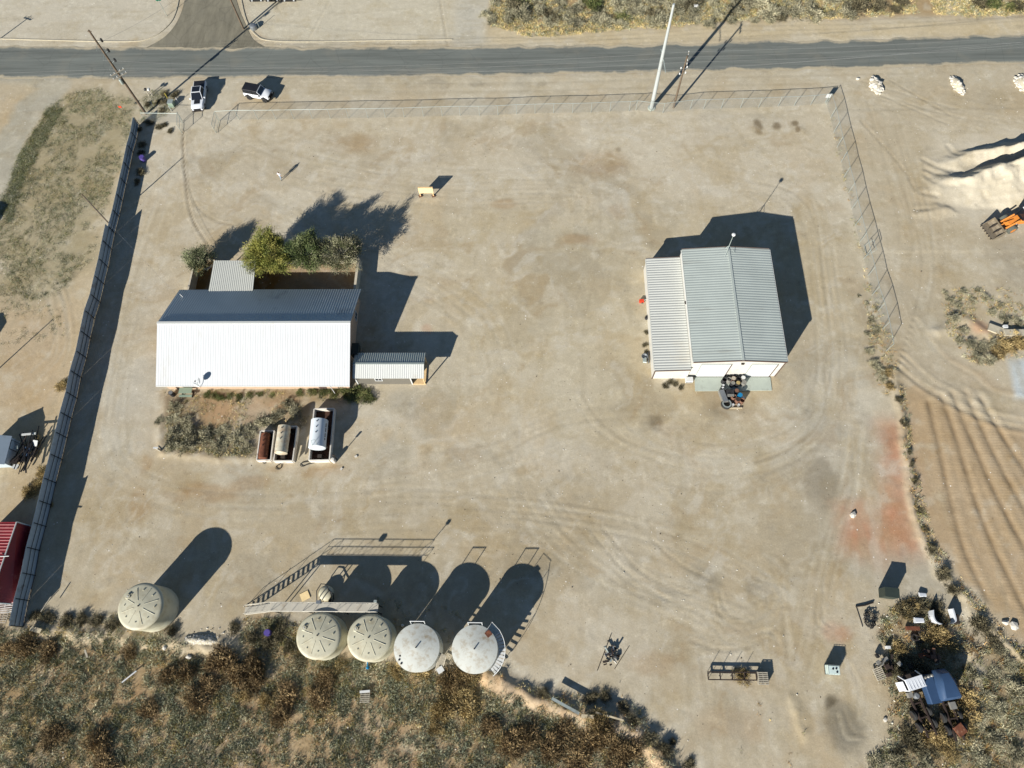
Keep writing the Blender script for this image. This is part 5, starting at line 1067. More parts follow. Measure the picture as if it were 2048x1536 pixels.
drum('bucket', 'black pail against the long side of the lean-to', 'pail', G(1293, 637), 'drum_black', None, .24, .45)

# sign board
sb_ = thing('sign_board', 'blank plywood sign board on two timber posts in the open yard', 'sign board', G(854, 392)); pz = ((G(841, 393) - G(867, 391)).length) / 2
for s in (-1, 1): MB().b2(s * pz - .07, s * pz + .07, -.07, .07, -.1, 1.9).build('post', 'lumber', sb_)
MB().b2(-pz - .1, pz + .1, -.1, -.075, .75, 1.9).build('board', 'plywood', sb_); MB().b2(-pz - .12, pz + .12, -.05, .1, 1.9, 1.96).build('cap', 'lumber', sb_)
for s in (-1, 1): MB().box((s * pz, .0, .03), (.5, .45, .1), .4).build('spoil', 'drum_rust', sb_)

# person
def person():
    o = thing('person', 'person in pale shirt and light jeans walking across the open yard', 'person', G(563.5, 359), 2.6)
    V = {'pel': (0, 0, .95), 'ch': (0, .02, 1.3), 'nk': (0, .03, 1.5), 'hd': (0, .05, 1.62), 'tp': (0, .04, 1.76), 'hl': (-.1, 0, .9), 'kl': (-.11, .16, .5), 'al': (-.11, .12, .09), 'tl': (-.11, .28, .04),
         'hr': (.1, 0, .9), 'kr': (.11, -.02, .5), 'ar': (.11, -.28, .12), 'tr': (.11, -.16, .04), 'sl': (-.2, .02, 1.43), 'el': (-.27, -.1, 1.15), 'wl': (-.26, .03, .93), 'fl': (-.25, .08, .84), 'sr': (.2, .02, 1.43), 'er': (.27, .08, 1.15), 'wr': (.25, .24, .98), 'fr': (.24, .3, .9)}
    E_ = 'pel-ch ch-nk nk-hd hd-tp pel-hl hl-kl kl-al al-tl pel-hr hr-kr kr-ar ar-tr nk-sl sl-el el-wl wl-fl nk-sr sr-er er-wr wr-fr'.split(); rad = {'pel': .155, 'ch': .17, 'nk': .065, 'hd': .095, 'tp': .07, 'hl': .105, 'hr': .105, 'kl': .068, 'kr': .068, 'al': .05, 'ar': .05, 'tl': .04, 'tr': .04, 'sl': .075, 'sr': .075, 'el': .05, 'er': .05, 'wl': .036, 'wr': .036, 'fl': .03, 'fr': .03}
    ks = list(V); me = bpy.data.meshes.new('body'); me.from_pydata([V[k] for k in ks], [tuple(ks.index(q) for q in e.split('-')) for e in E_], [])
    b = bpy.data.objects.new('body', me); COL.objects.link(b)
    b.modifiers.new('skin', 'SKIN'); s = b.modifiers.new('sub', 'SUBSURF'); s.levels = 2; s.render_levels = 2
    for i, k in enumerate(ks): me.skin_vertices[0].data[i].radius = (rad[k], rad[k] * (.75 if k in ('pel', 'ch') else 1)); me.skin_vertices[0].data[i].use_root = (k == 'pel')
    bpy.context.view_layer.update(); ev = b.evaluated_get(bpy.context.evaluated_depsgraph_get()); m2 = bpy.data.meshes.new_from_object(ev); bpy.data.objects.remove(b); m2.name = 'body'
    for k in ('jeans', 'shirt', 'skin', 'black'): m2.materials.append(MT[k])
    for p in m2.polygons:
        z = p.center.z; x = abs(p.center.x); p.use_smooth = True
        p.material_index = 3 if z < .13 else 0 if (z < 1.0 and x < .21) else 2 if (z > 1.5 or (x > .2 and z < 1.1)) else 1
        if z > 1.66 or (z > 1.56 and p.center.y < .02): p.material_index = 3
    b = bpy.data.objects.new('body', m2); COL.objects.link(b); b.parent = o
person()

# rubble heaps of white rock
def rock_mesh(seed):
    r = random.Random(seed); import bmesh; bm = bmesh.new(); bmesh.ops.create_icosphere(bm, subdivisions=1, radius=1)
    for v in bm.verts: v.co *= r.uniform(.7, 1.15); v.co.z *= .75
    me = bpy.data.meshes.new('rock'); bm.to_mesh(me); bm.free(); me.materials.append(MT['rock_white']); return me
ROCKS = [rock_mesh(i) for i in range(5)]
def rock_heap(label, px, py, lx, ly, n, seed, ang=.2, smax=.42, h=.8):
    r = random.Random(seed); c = G(px, py); o = thing('rock_heap', label, 'rock heap', c)
    core = MB(); k = 16; core.lathe((0, 0, 0), [(1.0, -.08), (.8, h * .45), (.4, h * .8), (.05, h * .9)], k); co = core.build('rubble_core', 'kerb_concrete', o, True); co.scale = (lx * .9, ly * .9, 1); co.rotation_euler[2] = ang
    for i in range(n):
        t = r.random() * 6.28; q = math.sqrt(r.random()); x, y = q * lx * math.cos(t), q * ly * math.sin(t); x, y = x * math.cos(ang) - y * math.sin(ang), x * math.sin(ang) + y * math.cos(ang)
        s = r.uniform(.16, smax) * (1.15 - .4 * q); inst('rock', r.choice(ROCKS), o, (x, y, h * .8 * (1 - q) + s * .25), r.random() * 6, (s, s * r.uniform(.7, 1.2), s))
rock_heap('heap of chunky white rocks on the verge nearest the fence corner', 1751, 172, .95, 1.8, 60, 1, .15, .5); rock_heap('heap of fine white rubble between two rock heaps on the verge', 1914, 171, .85, 2.0, 80, 2, .2, .3); rock_heap('heap of white rocks at the far end of the verge row', 2046, 168, 1.3, 2.0, 70, 3, .2, .42)
rock_heap('low ridge of white rubble at the scrub edge beside the weeds', 405, 1281, 2.6, .6, 110, 4, -.05, .2, .5)
for i, (px, py, s) in enumerate(((1715, 158, .35), (1705, 1030, .5), (2028, 1252, .6), (2010, 1245, .45), (1770, 1440, .3), (330, 1295, .35), (378, 1313, .4), (1460, 1365, .0))):
    if s: tag(inst('rock', ROCKS[i % 5], None, G(px, py) + Vector((0, 0, s * .2 + float(gh(G(px, py).x, G(px, py).y)))), i, (s, s * .8, s * .7)), 'single white rock lying loose on the dirt', 'rock', 'loose white rocks')

# things in the lower yard
cb = thing('steel_bin', 'dark steel bin with long shadow near the red soil', 'bin', G(1771, 1188), -.12); MB().b2(-.75, .75, -.5, .5, -.02, 1.55).build('body', 'cargo_dark', cb); MB().b2(-.78, .78, -.53, .53, 1.56, 1.62).build('lid', 'cargo_dark', cb)
ib = thing('plastic_tote', 'white plastic tote in wire cage standing alone in the yard', 'tote', G(1660, 1340), -.05); MB().loft([sec(-.58, .45, .14, 1.1, .06), sec(.58, .45, .14, 1.1, .06)]).build('bottle', 'ibc_white', ib); m = MB()
for x in (-.6, -.3, 0, .3, .6):
    for y in (-.48, .48): m.tube((x, y, .1), (x, y, 1.12), .015, n=5)
for z in (.3, .7, 1.12):
    for y in (-.48, .48): m.tube((-.6, y, z), (.6, y, z), .015, n=5)
    for x in (-.6, .6): m.tube((x, -.48, z), (x, .48, z), .015, n=5)
m.build('cage', 'galv', ib); MB().b2(-.6, .6, -.48, .48, -.02, .12).build('pallet_base', 'dark_steel', ib)
for x, y in ((.25, .15), (.3, -.2), (-.1, .1)): MB().lathe((x, y, 1.1), [(.1, 0), (.1, .05)], 10).build('cap', 'black', ib)
pk = thing('pipe_rack', 'dark steel pipe rack frame with thin uprights in the lower yard', 'rack', G(1415, 1359)); wL = (G(1512, 1359) - G(1415, 1359)).length; dY = (G(1415, 1345) - G(1415, 1360)).length
for y in (0, dY):
    MB().b2(0, wL, y - .06, y + .06, .35, .5).build('beam', 'rust_dark', pk)
    for k in range(4): MB().tube((.05 + k * wL / 4.2, y, 0), (.05 + k * wL / 4.2, y, 1.15 if y else .9), .025, n=6).build('upright', 'dark_steel', pk)
for k in range(5): MB().b2(k * wL / 4.0 - .05 if k < 4 else wL - .1, k * wL / 4.0 + .05 if k < 4 else wL, .062, dY - .062, .36, .48).build('cross_bar', 'rust_dark', pk)
for k in range(4): MB().tube((.05 + k * wL / 4.2, dY / 2, 0), (.05 + k * wL / 4.2, dY / 2, .36), .04).build('leg', 'dark_steel', pk)
def pallet(name, label, c, rz, tilt=0, m='weathered_wood', L_=1.25, W=1.05, z=0):
    o = thing(name, label, 'pallet', c + Vector((0, 0, z)), rz); o.rotation_euler[0] = tilt
    for k in range(7): MB().b2(-W / 2, W / 2, -L_ / 2 + k * L_ / 6.5, -L_ / 2 + k * L_ / 6.5 + .11, .1, .125).build('slat', m, o)
    for x in (-W / 2 + .05, 0, W / 2 - .05): MB().b2(x - .04, x + .04, -L_ / 2, L_ / 2 + .05, 0, .098).build('stringer', m, o)
    return o
for z in (0, .14, .28, .42, .56): pallet('wooden_pallet', 'wooden pallet in the stack at the end of the pipe rack', G(1523, 1357), -.03 + z * .05, 0, z=z).__setitem__('group', 'stacked pallets at the rack')
pallet('wooden_pallet', 'weathered grey pallet lying in the scrub below the beige tanks', G(731, 1393), .02, -.1, z=.15); tag(MB().box(G(731, 1383) + Vector((0, 0, .35)), (1.1, .25, .06), .1).build('board', 'white_paint'), 'pale board lying across the scrub by the weathered pallet', 'board')
pallet('wooden_pallet', 'broken pallet with white side rail beside the white wreck', G(1757, 1347), .35, .15, z=.1)
# scrap heap with loose pipes
sc_ = thing('scrap_heap', 'small heap of tangled shiny scrap metal in the lower yard', 'scrap heap', G(1220, 1312)); r = random.Random(5)
for k in range(26):
    MB().box((r.gauss(0, .45), r.gauss(0, .5), .1 + r.random() * .45), (r.uniform(.15, .7), r.uniform(.05, .3), r.uniform(.02, .15)), rot=Matrix.Rotation(r.random() * 6, 3, 'Z') @ Matrix.Rotation(r.uniform(-.8, .8), 3, 'X')).build('scrap_piece', r.choice(['car_grey', 'dark_steel', 'galv', 'drum_grey', 'rust_dark']), sc_)
MB().tube((.5, .5, 0), (.5, .5, .75), .1).build('canister', 'dark_steel', sc_)
for lab, a, b in (('thin rusty rod lying left of the scrap heap', (1194, 1342), (1222, 1268)), ('thin rusty rod lying between scrap heap and weeds', (1229, 1338), (1257, 1294))): tag(MB().tube(G(*a) + Vector((0, 0, .05)), G(*b) + Vector((0, 0, .05)), .035, n=6).build('rod', 'dark_steel'), lab, 'rod')
# wire coil, bent posts, tyres, drums among the weeds by the wrecks
wc = thing('cable_tangle', 'black tangle of cable beside the weeds near the steel bin', 'cable', G(1738, 1240)); r = random.Random(8)
for k in range(7):
    a0 = r.random() * 6; rr = r.uniform(.35, .65); MB().path([(rr * math.cos(a0 + t) * 1.0 + r.gauss(0, .08), 1.25 * rr * math.sin(a0 + t) + r.gauss(0, .08), .08 + .35 * r.random()) for t in np.linspace(0, 5.8, 22)], .035, 5).build('loop', 'hose_black', wc, True)
tag(MB().path([G(1711, 1213) + Vector((0, 0, .06)), G(1728, 1211) + Vector((0, 0, .12)), G(1746, 1205) + Vector((0, 0, .1))], .08, 6).build('bent_pipe', 'dark_steel'), 'bent dark pipe lying beside the steel bin', 'pipe'); tag(MB().path([G(1712, 1214) + Vector((0, 0, .04)), G(1718, 1232) + Vector((0, 0, .04)), G(1725, 1254) + Vector((0, 0, .04))], .03, 6).build('rod', 'dark_steel'), 'thin rod lying beside the cable tangle', 'rod')
def fairing(label, pts, tip):
    o = thing('truck_fairing', label, 'fairing', G(*pts[0])); b = G(*pts[0]); q = [G(*p) - b for p in curve(pts, 3)]; m = MB(); vs = []
    for p in q: vs += [p + Vector((0, 0, .1)), p + Vector((.04, 0, 1.0)), p + Vector((.22, .05, .1)), p + Vector((.2, .05, .98))]
    k = len(q); m.add(vs, [(4 * i, 4 * i + 4, 4 * i + 5, 4 * i + 1) for i in range(k - 1)] + [(4 * i + 1, 4 * i + 5, 4 * i + 7, 4 * i + 3) for i in range(k - 1)] + [(4 * i + 2, 4 * i + 3, 4 * i + 7, 4 * i + 6) for i in range(k - 1)]).build('panel', 'car_white', o)
    MB().box(q[len(q) // 2] + Vector((.45, .1, .4)), (.35, 1.0, .7), tip).build('inner_frame', 'dark_steel', o)
fairing('curved white truck fairing panel standing in weeds beside its twin', [(1855, 1222), (1856, 1235), (1861, 1245), (1872, 1250)], .3); fairing('straight white truck side fairing with dark frame in the weeds', [(1894, 1219), (1898, 1232), (1900, 1244), (1893, 1249)], -.1)
for px, py in ((1827, 1275), (1838, 1278), (1842, 1267)): ring_tyre('old tyre lying flat in the weeds above the wrecks', G(px, py) + Vector((0, 0, .05)), .42, .3, 'rubber', 'dark_steel', 'old tyres in the weeds')
tag(MB().b2(-.7, .7, -.2, .2, 0, .35).build('toolbox', 'rust'), 'dark red toolbox lying in the weeds by old tyres', 'toolbox').location = G(1823, 1257) + Vector((0, 0, .05))
bx = tag(MB().box(Vector((0, 0, .3)), (.35, .3, .6)).build('white_carton', 'white_paint'), 'small white box standing at the weeds edge left of the wrecks', 'box'); bx.location = G(1773, 1295)
tag(MB().loft([sec(-.4, .25, 0, .3, .08), sec(.4, .2, 0, .2, .08)]).build('fender', 'car_white'), 'torn white fender lying in the weeds near the bin', 'fender').location = G(1843, 1190) + Vector((0, 0, .1))
tag(MB().loft([sec(-.5, .3, 0, .5, .08), sec(.5, .25, .1, .4, .08)]).build('hood_panel', 'car_white'), 'crumpled white hood panel lying above the red toolbox', 'hood').location = G(1834, 1241) + Vector((0, 0, .15))
ms = thing('engine_block', 'rusty engine parts heap in shadow behind the wrecks', 'engine', G(1857, 1312)); r = random.Random(9)
for k in range(9): MB().box((r.gauss(0, .5), r.gauss(0, .25), .4 + r.random() * .5), (r.uniform(.3, .7), r.uniform(.2, .5), r.uniform(.2, .5)), r.random() * 3).build('casting', r.choice(['rust', 'rust_dark', 'drum_rust']), ms)
ms = thing('engine_block', 'black engine parts heap left of the white wreck', 'engine', G(1772, 1330)); 
for k in range(12): MB().box((r.gauss(0, .7), r.gauss(0, .5), .2 + r.random() * .5), (r.uniform(.2, .7), r.uniform(.1, .5), r.uniform(.1, .5)), r.random() * 3).build('casting', r.choice(['dark_steel', 'black', 'rust_dark', 'drum_grey']), ms)
# beams and posts on the berm
def beam(name, label, a, b, w=.25, h=.25, m='old_timber', z=.15, cat='beam'):
    p, q = G(*a), G(*b); d = q - p; c = (p + q) / 2; zz = float(gh(c.x, c.y)); return tag(MB().box(Vector((c.x, c.y, max(zz, 0) + z)), (d.length, w, h), math.atan2(d.y, d.x)).build(name, m), label, cat)
beam('steel_beam', 'long pale steel channel lying on the bank below the yard', (1103, 1396), (1157, 1426), .3, .2, 'galv', .5); beam('timber_beam', 'short grey timber lying past the end of the steel channel', (1162, 1431), (1186, 1433), .35, .3, 'old_timber', .3); beam('timber_beam', 'long pale timber pole lying along the scrub bank', (1190, 1424), (1245, 1440), .18, .18, 'old_timber', .35)
beam('timber_beam', 'grey squared timber lying by the foot of the metal fence', (67, 1257), (88, 1263), .5, .3, 'old_timber', .2); beam('plank', 'thin white plank lying in scrub below the lone tank', (248, 1365), (277, 1342), .14, .06, 'white_paint', .45, 'plank'); beam('plank', 'weathered plank standing out of scrub below the fence end', (174, 1300), (179, 1315), .2, .08, 'weathered_wood', .4, 'plank'); beam('pole', 'grey leaning pole lying beside the fence shadow', (92, 1225), (112, 1195), .09, .09, 'weathered_wood', .9, 'pole')
beam('concrete_slab', 'broken pale concrete slab on the bank beside the far weeds', (1975, 655), (2010, 668), 1.1, .25, 'kerb_concrete', .15, 'slab'); beam('concrete_slab', 'long pale concrete slab edge running out past the far weeds', (2005, 668), (2075, 668), .9, .25, 'kerb_concrete', .2, 'slab')
tag(MB().box(Vector((0, 0, .3)), (.5, .4, .5)).build('white_box', 'white_paint'), 'small white box beside the broken concrete slab', 'box').location = G(2007, 656)
wt = thing('picnic_table', 'grey slatted table with bench beside the house front wall', 'table', G(375, 790)); MB().b2(-.85, .85, -.05, .75, .7, .76).build('table_top', 'equip_green', wt); MB().b2(-.85, .85, -.45, -.15, .42, .48).build('bench', 'equip_green', wt)
for x in (-.7, .7): MB().b2(x - .05, x + .05, -.35, .6, -.02, .08).build('foot', 'dark_steel', wt); MB().b2(x - .05, x + .05, .25, .4, .08, .7).build('leg', 'dark_steel', wt); MB().b2(x - .05, x + .05, -.33, -.25, .08, .42).build('leg', 'dark_steel', wt)
drum('drum', 'black drum at the corner of the house garden', 'drum', G(347, 790), 'drum_black', 'car_grey', .3, .85)
fp = thing('hydrant_post', 'white post with dark arm at the garden corner', 'post', G(322, 902)); MB().b2(-.1, .1, -.1, .1, -.1, 1.3).build('post', 'weathered_wood', fp); MB().tube((0, 0, .2), (-.7, .35, .25), .05).build('arm', 'dark_steel', fp); MB().b2(-.3, .3, -.1, .1, 1.31, 1.37).build('cap', 'white_paint', fp)
# verge details by the gate
tp_ = thing('transformer_box', 'squat green-grey transformer box in weeds by the gate', 'transformer', G(345, 211)); MB().b2(-.4, .4, -.4, .4, -.05, .8).build('case', 'equip_green', tp_); MB().b2(-.43, .43, -.43, .43, .8, .88).build('lid', 'galv', tp_)
mbx = thing('mailbox', 'white mailbox and black one on posts by the verge weeds', 'mailbox', G(305, 191)); 
for x, m_, zt in ((0, 'white_paint', 1.1), (-.55, 'black', 1.1)): MB().b2(x - .05, x + .05, -.05, .05, -.1, zt).build('post', 'weathered_wood', mbx); MB().loft([sec(x - .12, .28, zt, zt + .3, .1), sec(x + .12, .28, zt, zt + .3, .1)]).build('box', m_, mbx)
for i, (px, py) in enumerate(((310, 212), (343, 222), (357, 205), (335, 196))): tag(MB().tube(G(px, py) - Vector((0, 0, .05)), G(px, py) + Vector((0, 0, 1.0)), .05, n=8).build('marker_post', 'yellow_post' if i in (0, 3) else 'white_paint'), ['slim yellow marker post in the verge weeds', 'slim white marker post below the transformer box', 'slim white marker post beside the pickup', 'slim yellow marker post above the transformer box'][i], 'marker post')
rf = thing('warning_flag', 'small red flag on a thin stake in the grass', 'flag', G(252, 225)); MB().tube((0, 0, -.05), (-.1, 0, 1.3), .02, n=6).build('stake', 'wood_pole', rf); MB().b2(-.55, -.1, -.02, .02, 1.0, 1.35).build('flag', 'orange_red', rf)
ss = thing('street_sign', 'green street name sign on a post at the side road corner', 'street sign', G(334, 32)); MB().tube((0, 0, -.1), (0, 0, 2.9), .04).build('post', 'galv', ss); MB().b2(-.45, .45, -.02, .02, 2.9, 3.1).build('sign_blade', 'green_sign', ss); MB().b2(-.02, .02, -.45, .45, 3.12, 3.32).build('sign_blade', 'green_sign', ss)
drum('plastic_drum', 'purple plastic drum in the shadow of the metal fence', 'drum', G(288, 321), 'purple_plastic', None, .38, .85)
pt = thing('electric_meter', 'white electric meter mounted on the fence corner by the road', 'meter', G(1651, 204)); MB().tube((0, 0, 0), (0, 0, 1.2), .05).build('post', 'galv', pt); MB().b2(-.35, .35, -.06, .06, .9, 1.6).build('panel', 'white_paint', pt)
tag(MB().loft([sec(-.35, .25, 0, .5, .05), sec(.35, .25, 0, .5, .05)]).build('white_tank', 'white_paint'), 'small white container standing in brush beyond the road', 'container').location = G(1391, 15)

# neighbours left of the metal fence
mk('shed_blue', C(196, 210, 218, .72), .45, .05, .06, .8, dirt=C(150, 150, 145), dirt_amt=.15)
B1, B2 = G(40.6, 882), G(26.6, 935); dn = (B1 - B2).normalized(); dw = Vector((-dn.y, dn.x, 0)); Ls = (B1 - B2).length
bs = thing('shed', 'small pale blue gabled shed beyond the metal fence', 'shed', B2, math.atan2(dn.y, dn.x))
pr = [(0, -.05), (0, 1.66), (1.7, 2.4), (3.4, 1.66), (3.4, -.05)]
MB().loft([[Vector((x, y, z)) for y, z in pr] for x in (.05, Ls - .05)]).build('wall', 'shed_blue', bs)
for y0, z0, y1, z1 in ((-.08, 1.66, 1.7, 2.44), (1.7, 2.44, 3.48, 1.66)): MB().slab((-.1, y0, z0 + .03), (-.1, y1, z1 + .03), (Ls + .1, y1, z1 + .03), (Ls + .1, y0, z0 + .03), .04).build('roof_slope', 'shed_blue', bs)
MB().b2(-.1, Ls + .1, 1.62, 1.78, 2.47, 2.51).build('ridge_cap', 'white_metal', bs); dr = MB().b2(Ls - 1.5, Ls - .4, -.05, -.001, 0, 1.5).build('door', 'shed_blue', bs)
for x in (Ls - 1.54, Ls - .4): MB().b2(x, x + .05, -.06, -.002, 0, 1.55).build('door_frame', 'black', bs)
MB().b2(Ls - 1.54, Ls - .35, -.06, -.002, 1.52, 1.58).build('door_frame', 'black', bs)
jk = thing('junk_pile', 'heap of dark pipes beams and sheet scrap beside the blue shed', 'junk pile', G(58, 905)); r = random.Random(21)
for k in range(22):
    a = r.gauss(1.35, .3); L_ = r.uniform(1.5, 4.2); c = Vector((r.gauss(0, .75), r.gauss(0, 1.1), .3 + r.random() * 1.1)); d = Vector((math.cos(a), math.sin(a), r.uniform(-.15, .15))) * L_ / 2; MB().tube(c - d, c + d, r.uniform(.05, .1), n=6).build('pipe', r.choice(['dark_steel', 'black', 'rust_dark', 'fence_rail']), jk)
for k in range(7): MB().box((r.gauss(0, .8), r.gauss(0, 1.2), .5 + r.random() * .7), (r.uniform(.4, 1), r.uniform(.5, 1.3), .05), rot=Matrix.Rotation(r.random() * 3, 3, 'Z') @ Matrix.Rotation(r.uniform(-.5, .5), 3, 'X')).build('sheet', r.choice(['white_metal', 'blue_paint', 'galv', 'dark_steel']), jk)
MB().box((.1, 2.1, 1.1), (1.8, .25, .1), .1).build('sheet', 'white_metal', jk)
rb = thing('red_barn', 'dark red metal building with white trimmed ribbed roof against the fence', 'building', G(20, 1120)); 
R0 = [G(60, 1046, 2.6), G(20, 1215, 2.6)]; b0 = Vector(rb.location)
# long red roof falling towards the fence
p0, p1 = G(41, 1042, 3.4), G(52, 1070, 2.2)
rl_ = MB(); A = G(34, 1044, 3.4); B = G(-22, 1205, 3.4); Cc = G(22, 1208, 1.5); D = G(62, 1052, 1.5)
ORG[rb.name] = b0
corr(MB(), A, B, Cc, D, .3, .03).build('roof_slope', 'red_roof', rb)
A2 = G(-50, 1044, 3.0); B2 = G(-95, 1205, 3.0); corr(MB(), A, B, B2, A2, .35, .04).build('roof_slope', 'red_roof', rb)
wl = [Vector((p.x, p.y, 0)) for p in (Cc + Vector((-.3, .2, 0)), D + Vector((-.3, -.2, 0)))]
m = MB(); q = [Vector((A2.x, A2.y - .3, 0)), Vector((D.x - .3, D.y - .3, 0)), Vector((Cc.x - .3, Cc.y + .3, 0)), Vector((B2.x, B2.y + .3, 0))]; z = [2.8, 1.42, 1.42, 2.8]
m.add(q + [Vector((p.x, p.y, zz)) for p, zz in zip(q, z)], [(0, 1, 5, 4), (1, 2, 6, 5), (2, 3, 7, 6), (3, 0, 4, 7)]).build('wall', 'red_roof', rb)
for a, b in ((A, B), (A, D), (B, Cc)): MB().tube(a + Vector((0, 0, .06)), b + Vector((0, 0, .06)), .08, n=6).build('trim', 'white_metal', rb)
MB().tube(G(-5, 1113, 3.6), G(18, 1112, 3.5), .06).build('flue', 'white_metal', rb)
for (px, py, m_, rz) in ((12, 1212, 'white_metal', .1), (8, 1232, 'weathered_wood', 0)):
    o = pallet('roof_sheet_stack', 'white ribbed sheet lying below the red building' if m_ == 'white_metal' else 'grey slatted pallet lying beside the end of the metal fence', G(px, py), rz, 0, m_, 1.6, 2.4 if m_ == 'white_metal' else 1.2, .1)
def side_shed(label, c, rz):
    ws = thing('shed', label, 'shed', Vector(c), rz); MB().loft([[Vector((x, y, z)) for y, z in ((-1.6, -.05), (1.6, -.05), (1.6, 2.4), (0, 2.9), (-1.6, 2.4))] for x in (-2.3, 2.3)]).build('wall', 'galv', ws)
    MB().slab((-2.5, -1.8, 2.38), (2.5, -1.8, 2.38), (2.5, 0, 2.98), (-2.5, 0, 2.98), .05).build('roof_slope', 'white_metal', ws); MB().slab((-2.5, 0, 2.98), (2.5, 0, 2.98), (2.5, 1.8, 2.38), (-2.5, 1.8, 2.38), .05).build('roof_slope', 'white_metal', ws)
side_shed('plain pale shed west of the tyre loops in the dirt', (-84.9, 58.6, 0), .15); side_shed('plain pale shed between the bare dirt lot and the blue shed', (-78.3, 38.0, 0), 1.3)

# ================================================================ VEGETATION
def tri_mesh(name, V, Cc, m, parent=None):
    """V: (n,3,3) triangles, Cc: (n,3) colours"""
    n = len(V); me = bpy.data.meshes.new(name); me.vertices.add(n * 3); me.vertices.foreach_set('co', V.reshape(-1).astype(np.float32))
    me.loops.add(n * 3); me.loops.foreach_set('vertex_index', np.arange(n * 3, dtype=np.int32)); me.polygons.add(n)
    me.polygons.foreach_set('loop_start', np.arange(0, n * 3, 3, dtype=np.int32)); me.polygons.foreach_set('loop_total', np.full(n, 3, np.int32)); me.update(calc_edges=True)
    ca = me.color_attributes.new('Col', 'FLOAT_COLOR', 'POINT'); c4 = np.concatenate([np.repeat(Cc, 3, 0), np.ones((n * 3, 1))], 1); ca.data.foreach_set('color', c4.ravel().astype(np.float32)); me.materials.append(MT[m])
    if parent is False: return me
    o = bpy.data.objects.new(name, me); COL.objects.link(o)
    if parent is not None: o.parent = parent
    return o
def blades(base, dirs, length, width, r):
    """one thin leaf per row"""
    side = np.cross(dirs, r.normal(size=dirs.shape)); side /= np.linalg.norm(side, axis=1)[:, None] + 1e-9
    return np.stack([base - side * width[:, None], base + side * width[:, None], base + dirs * length[:, None]], 1)
def pick(pal, n, r, var=.18):
    pal = np.array(pal); return pal[r.integers(0, len(pal), n)] * (1 + r.uniform(-var, var, (n, 1)))
def foliage(R, H0, pal, nclump, nleaf, seed, llen=.35, lw=.035, shape=.6, up=.35, spread=.35):
    """crown: leaf clumps spread through an uneven ellipsoid of radii R, centre height H0"""
    r = np.random.default_rng(seed); d = r.normal(size=(nclump, 3)); d[:, 2] = np.abs(d[:, 2]) * 1.0 - .45; d /= np.linalg.norm(d, axis=1)[:, None]
    rad = r.uniform(shape * .8, 1.12, (nclump, 1)) * (1 + .22 * np.sin(3 * np.arctan2(d[:, 1:2], d[:, 0:1]) + seed)); c = d * rad * np.array(R)
    k = np.repeat(np.arange(nclump), nleaf); n = len(k); pos = c[k] + r.normal(size=(n, 3)) * spread * np.array([1, 1, .8])
    dr = d[k] + r.normal(size=(n, 3)) * .55 + np.array([0, 0, up]); dr /= np.linalg.norm(dr, axis=1)[:, None]
    V = blades(pos, dr, r.uniform(.5, 1.3, n) * llen, r.uniform(.6, 1.3, n) * lw, r); V[:, :, 2] += H0
    cl = pick(pal, nclump, r, .38)[k] * (1 + r.uniform(-.28, .28, (n, 1)))
    V[:, :, 2] = np.maximum(V[:, :, 2], .01)
    return V, cl
def tree(label, px, py, ztop, R, pal, seed, nclump=130, nleaf=75, twig=None):
    c = G(px, py, ztop * .6); o = thing('tree', label, 'tree', Vector((c.x, c.y, 0))); r = random.Random(seed); H0 = ztop - R[2]
    m = MB(); m.path([(0, 0, -.1), (.05, .03, H0 * .35), (.0, .08, H0 * .6)], [.16, .13, .1], 8); m.build('trunk', 'bark', o, True); m = MB()
    for k in range(34):
        a = r.random() * 6.28; e = r.uniform(.1, 1.0); q = r.uniform(.75, 1.2 if twig else 1.05); t = Vector((math.cos(a) * R[0] * q * math.sqrt(1 - e * e * .7), math.sin(a) * R[1] * q * math.sqrt(1 - e * e * .7), H0 + R[2] * e * q)); b = Vector((0, .05, H0 * r.uniform(.35, .6))); mid = b.lerp(t, .5) + Vector((r.gauss(0, .15), r.gauss(0, .15), .15))
        m.path([b, mid, t], [.06, .04, .015], 5)
    m.build('limbs', twig or 'bark', o)
    V, cl = foliage(R, H0, pal, nclump, nleaf, seed, .34, .03, spread=.3); tri_mesh('crown', V, cl, 'leaf_plain', o)
    return o
mk('grey_twig', C(170, 164, 146), .9, 0, .15, 5)
Gr = lambda *l: [C(*q, 1.05) for q in l]
tree('bright yellow-green tree beside the patio roof', 534, 508, 5.6, (2.9, 2.7, 2.3), Gr((138, 138, 70), (122, 126, 66), (106, 112, 58), (158, 152, 84)), 3, 210, 140)
tree('dusky green tree between the yellow-green tree and the bare-twigged tree', 611, 505, 5.2, (2.5, 2.4, 2.2), Gr((88, 100, 60), (102, 112, 70), (74, 86, 52), (118, 124, 86)), 4, 160, 120, 'grey_twig')
tree('grey-green tree with bare twigs at the corner of the yard wall', 681, 507, 5.4, (2.7, 2.5, 2.3), Gr((106, 106, 78), (122, 120, 94), (84, 88, 60), (140, 136, 110)), 5, 150, 110, 'grey_twig')
tree('small grey-green tree beside the short yard wall', 398, 520, 3.7, (1.55, 1.5, 1.4), Gr((110, 116, 86), (128, 130, 100), (96, 100, 72)), 6, 90, 90)

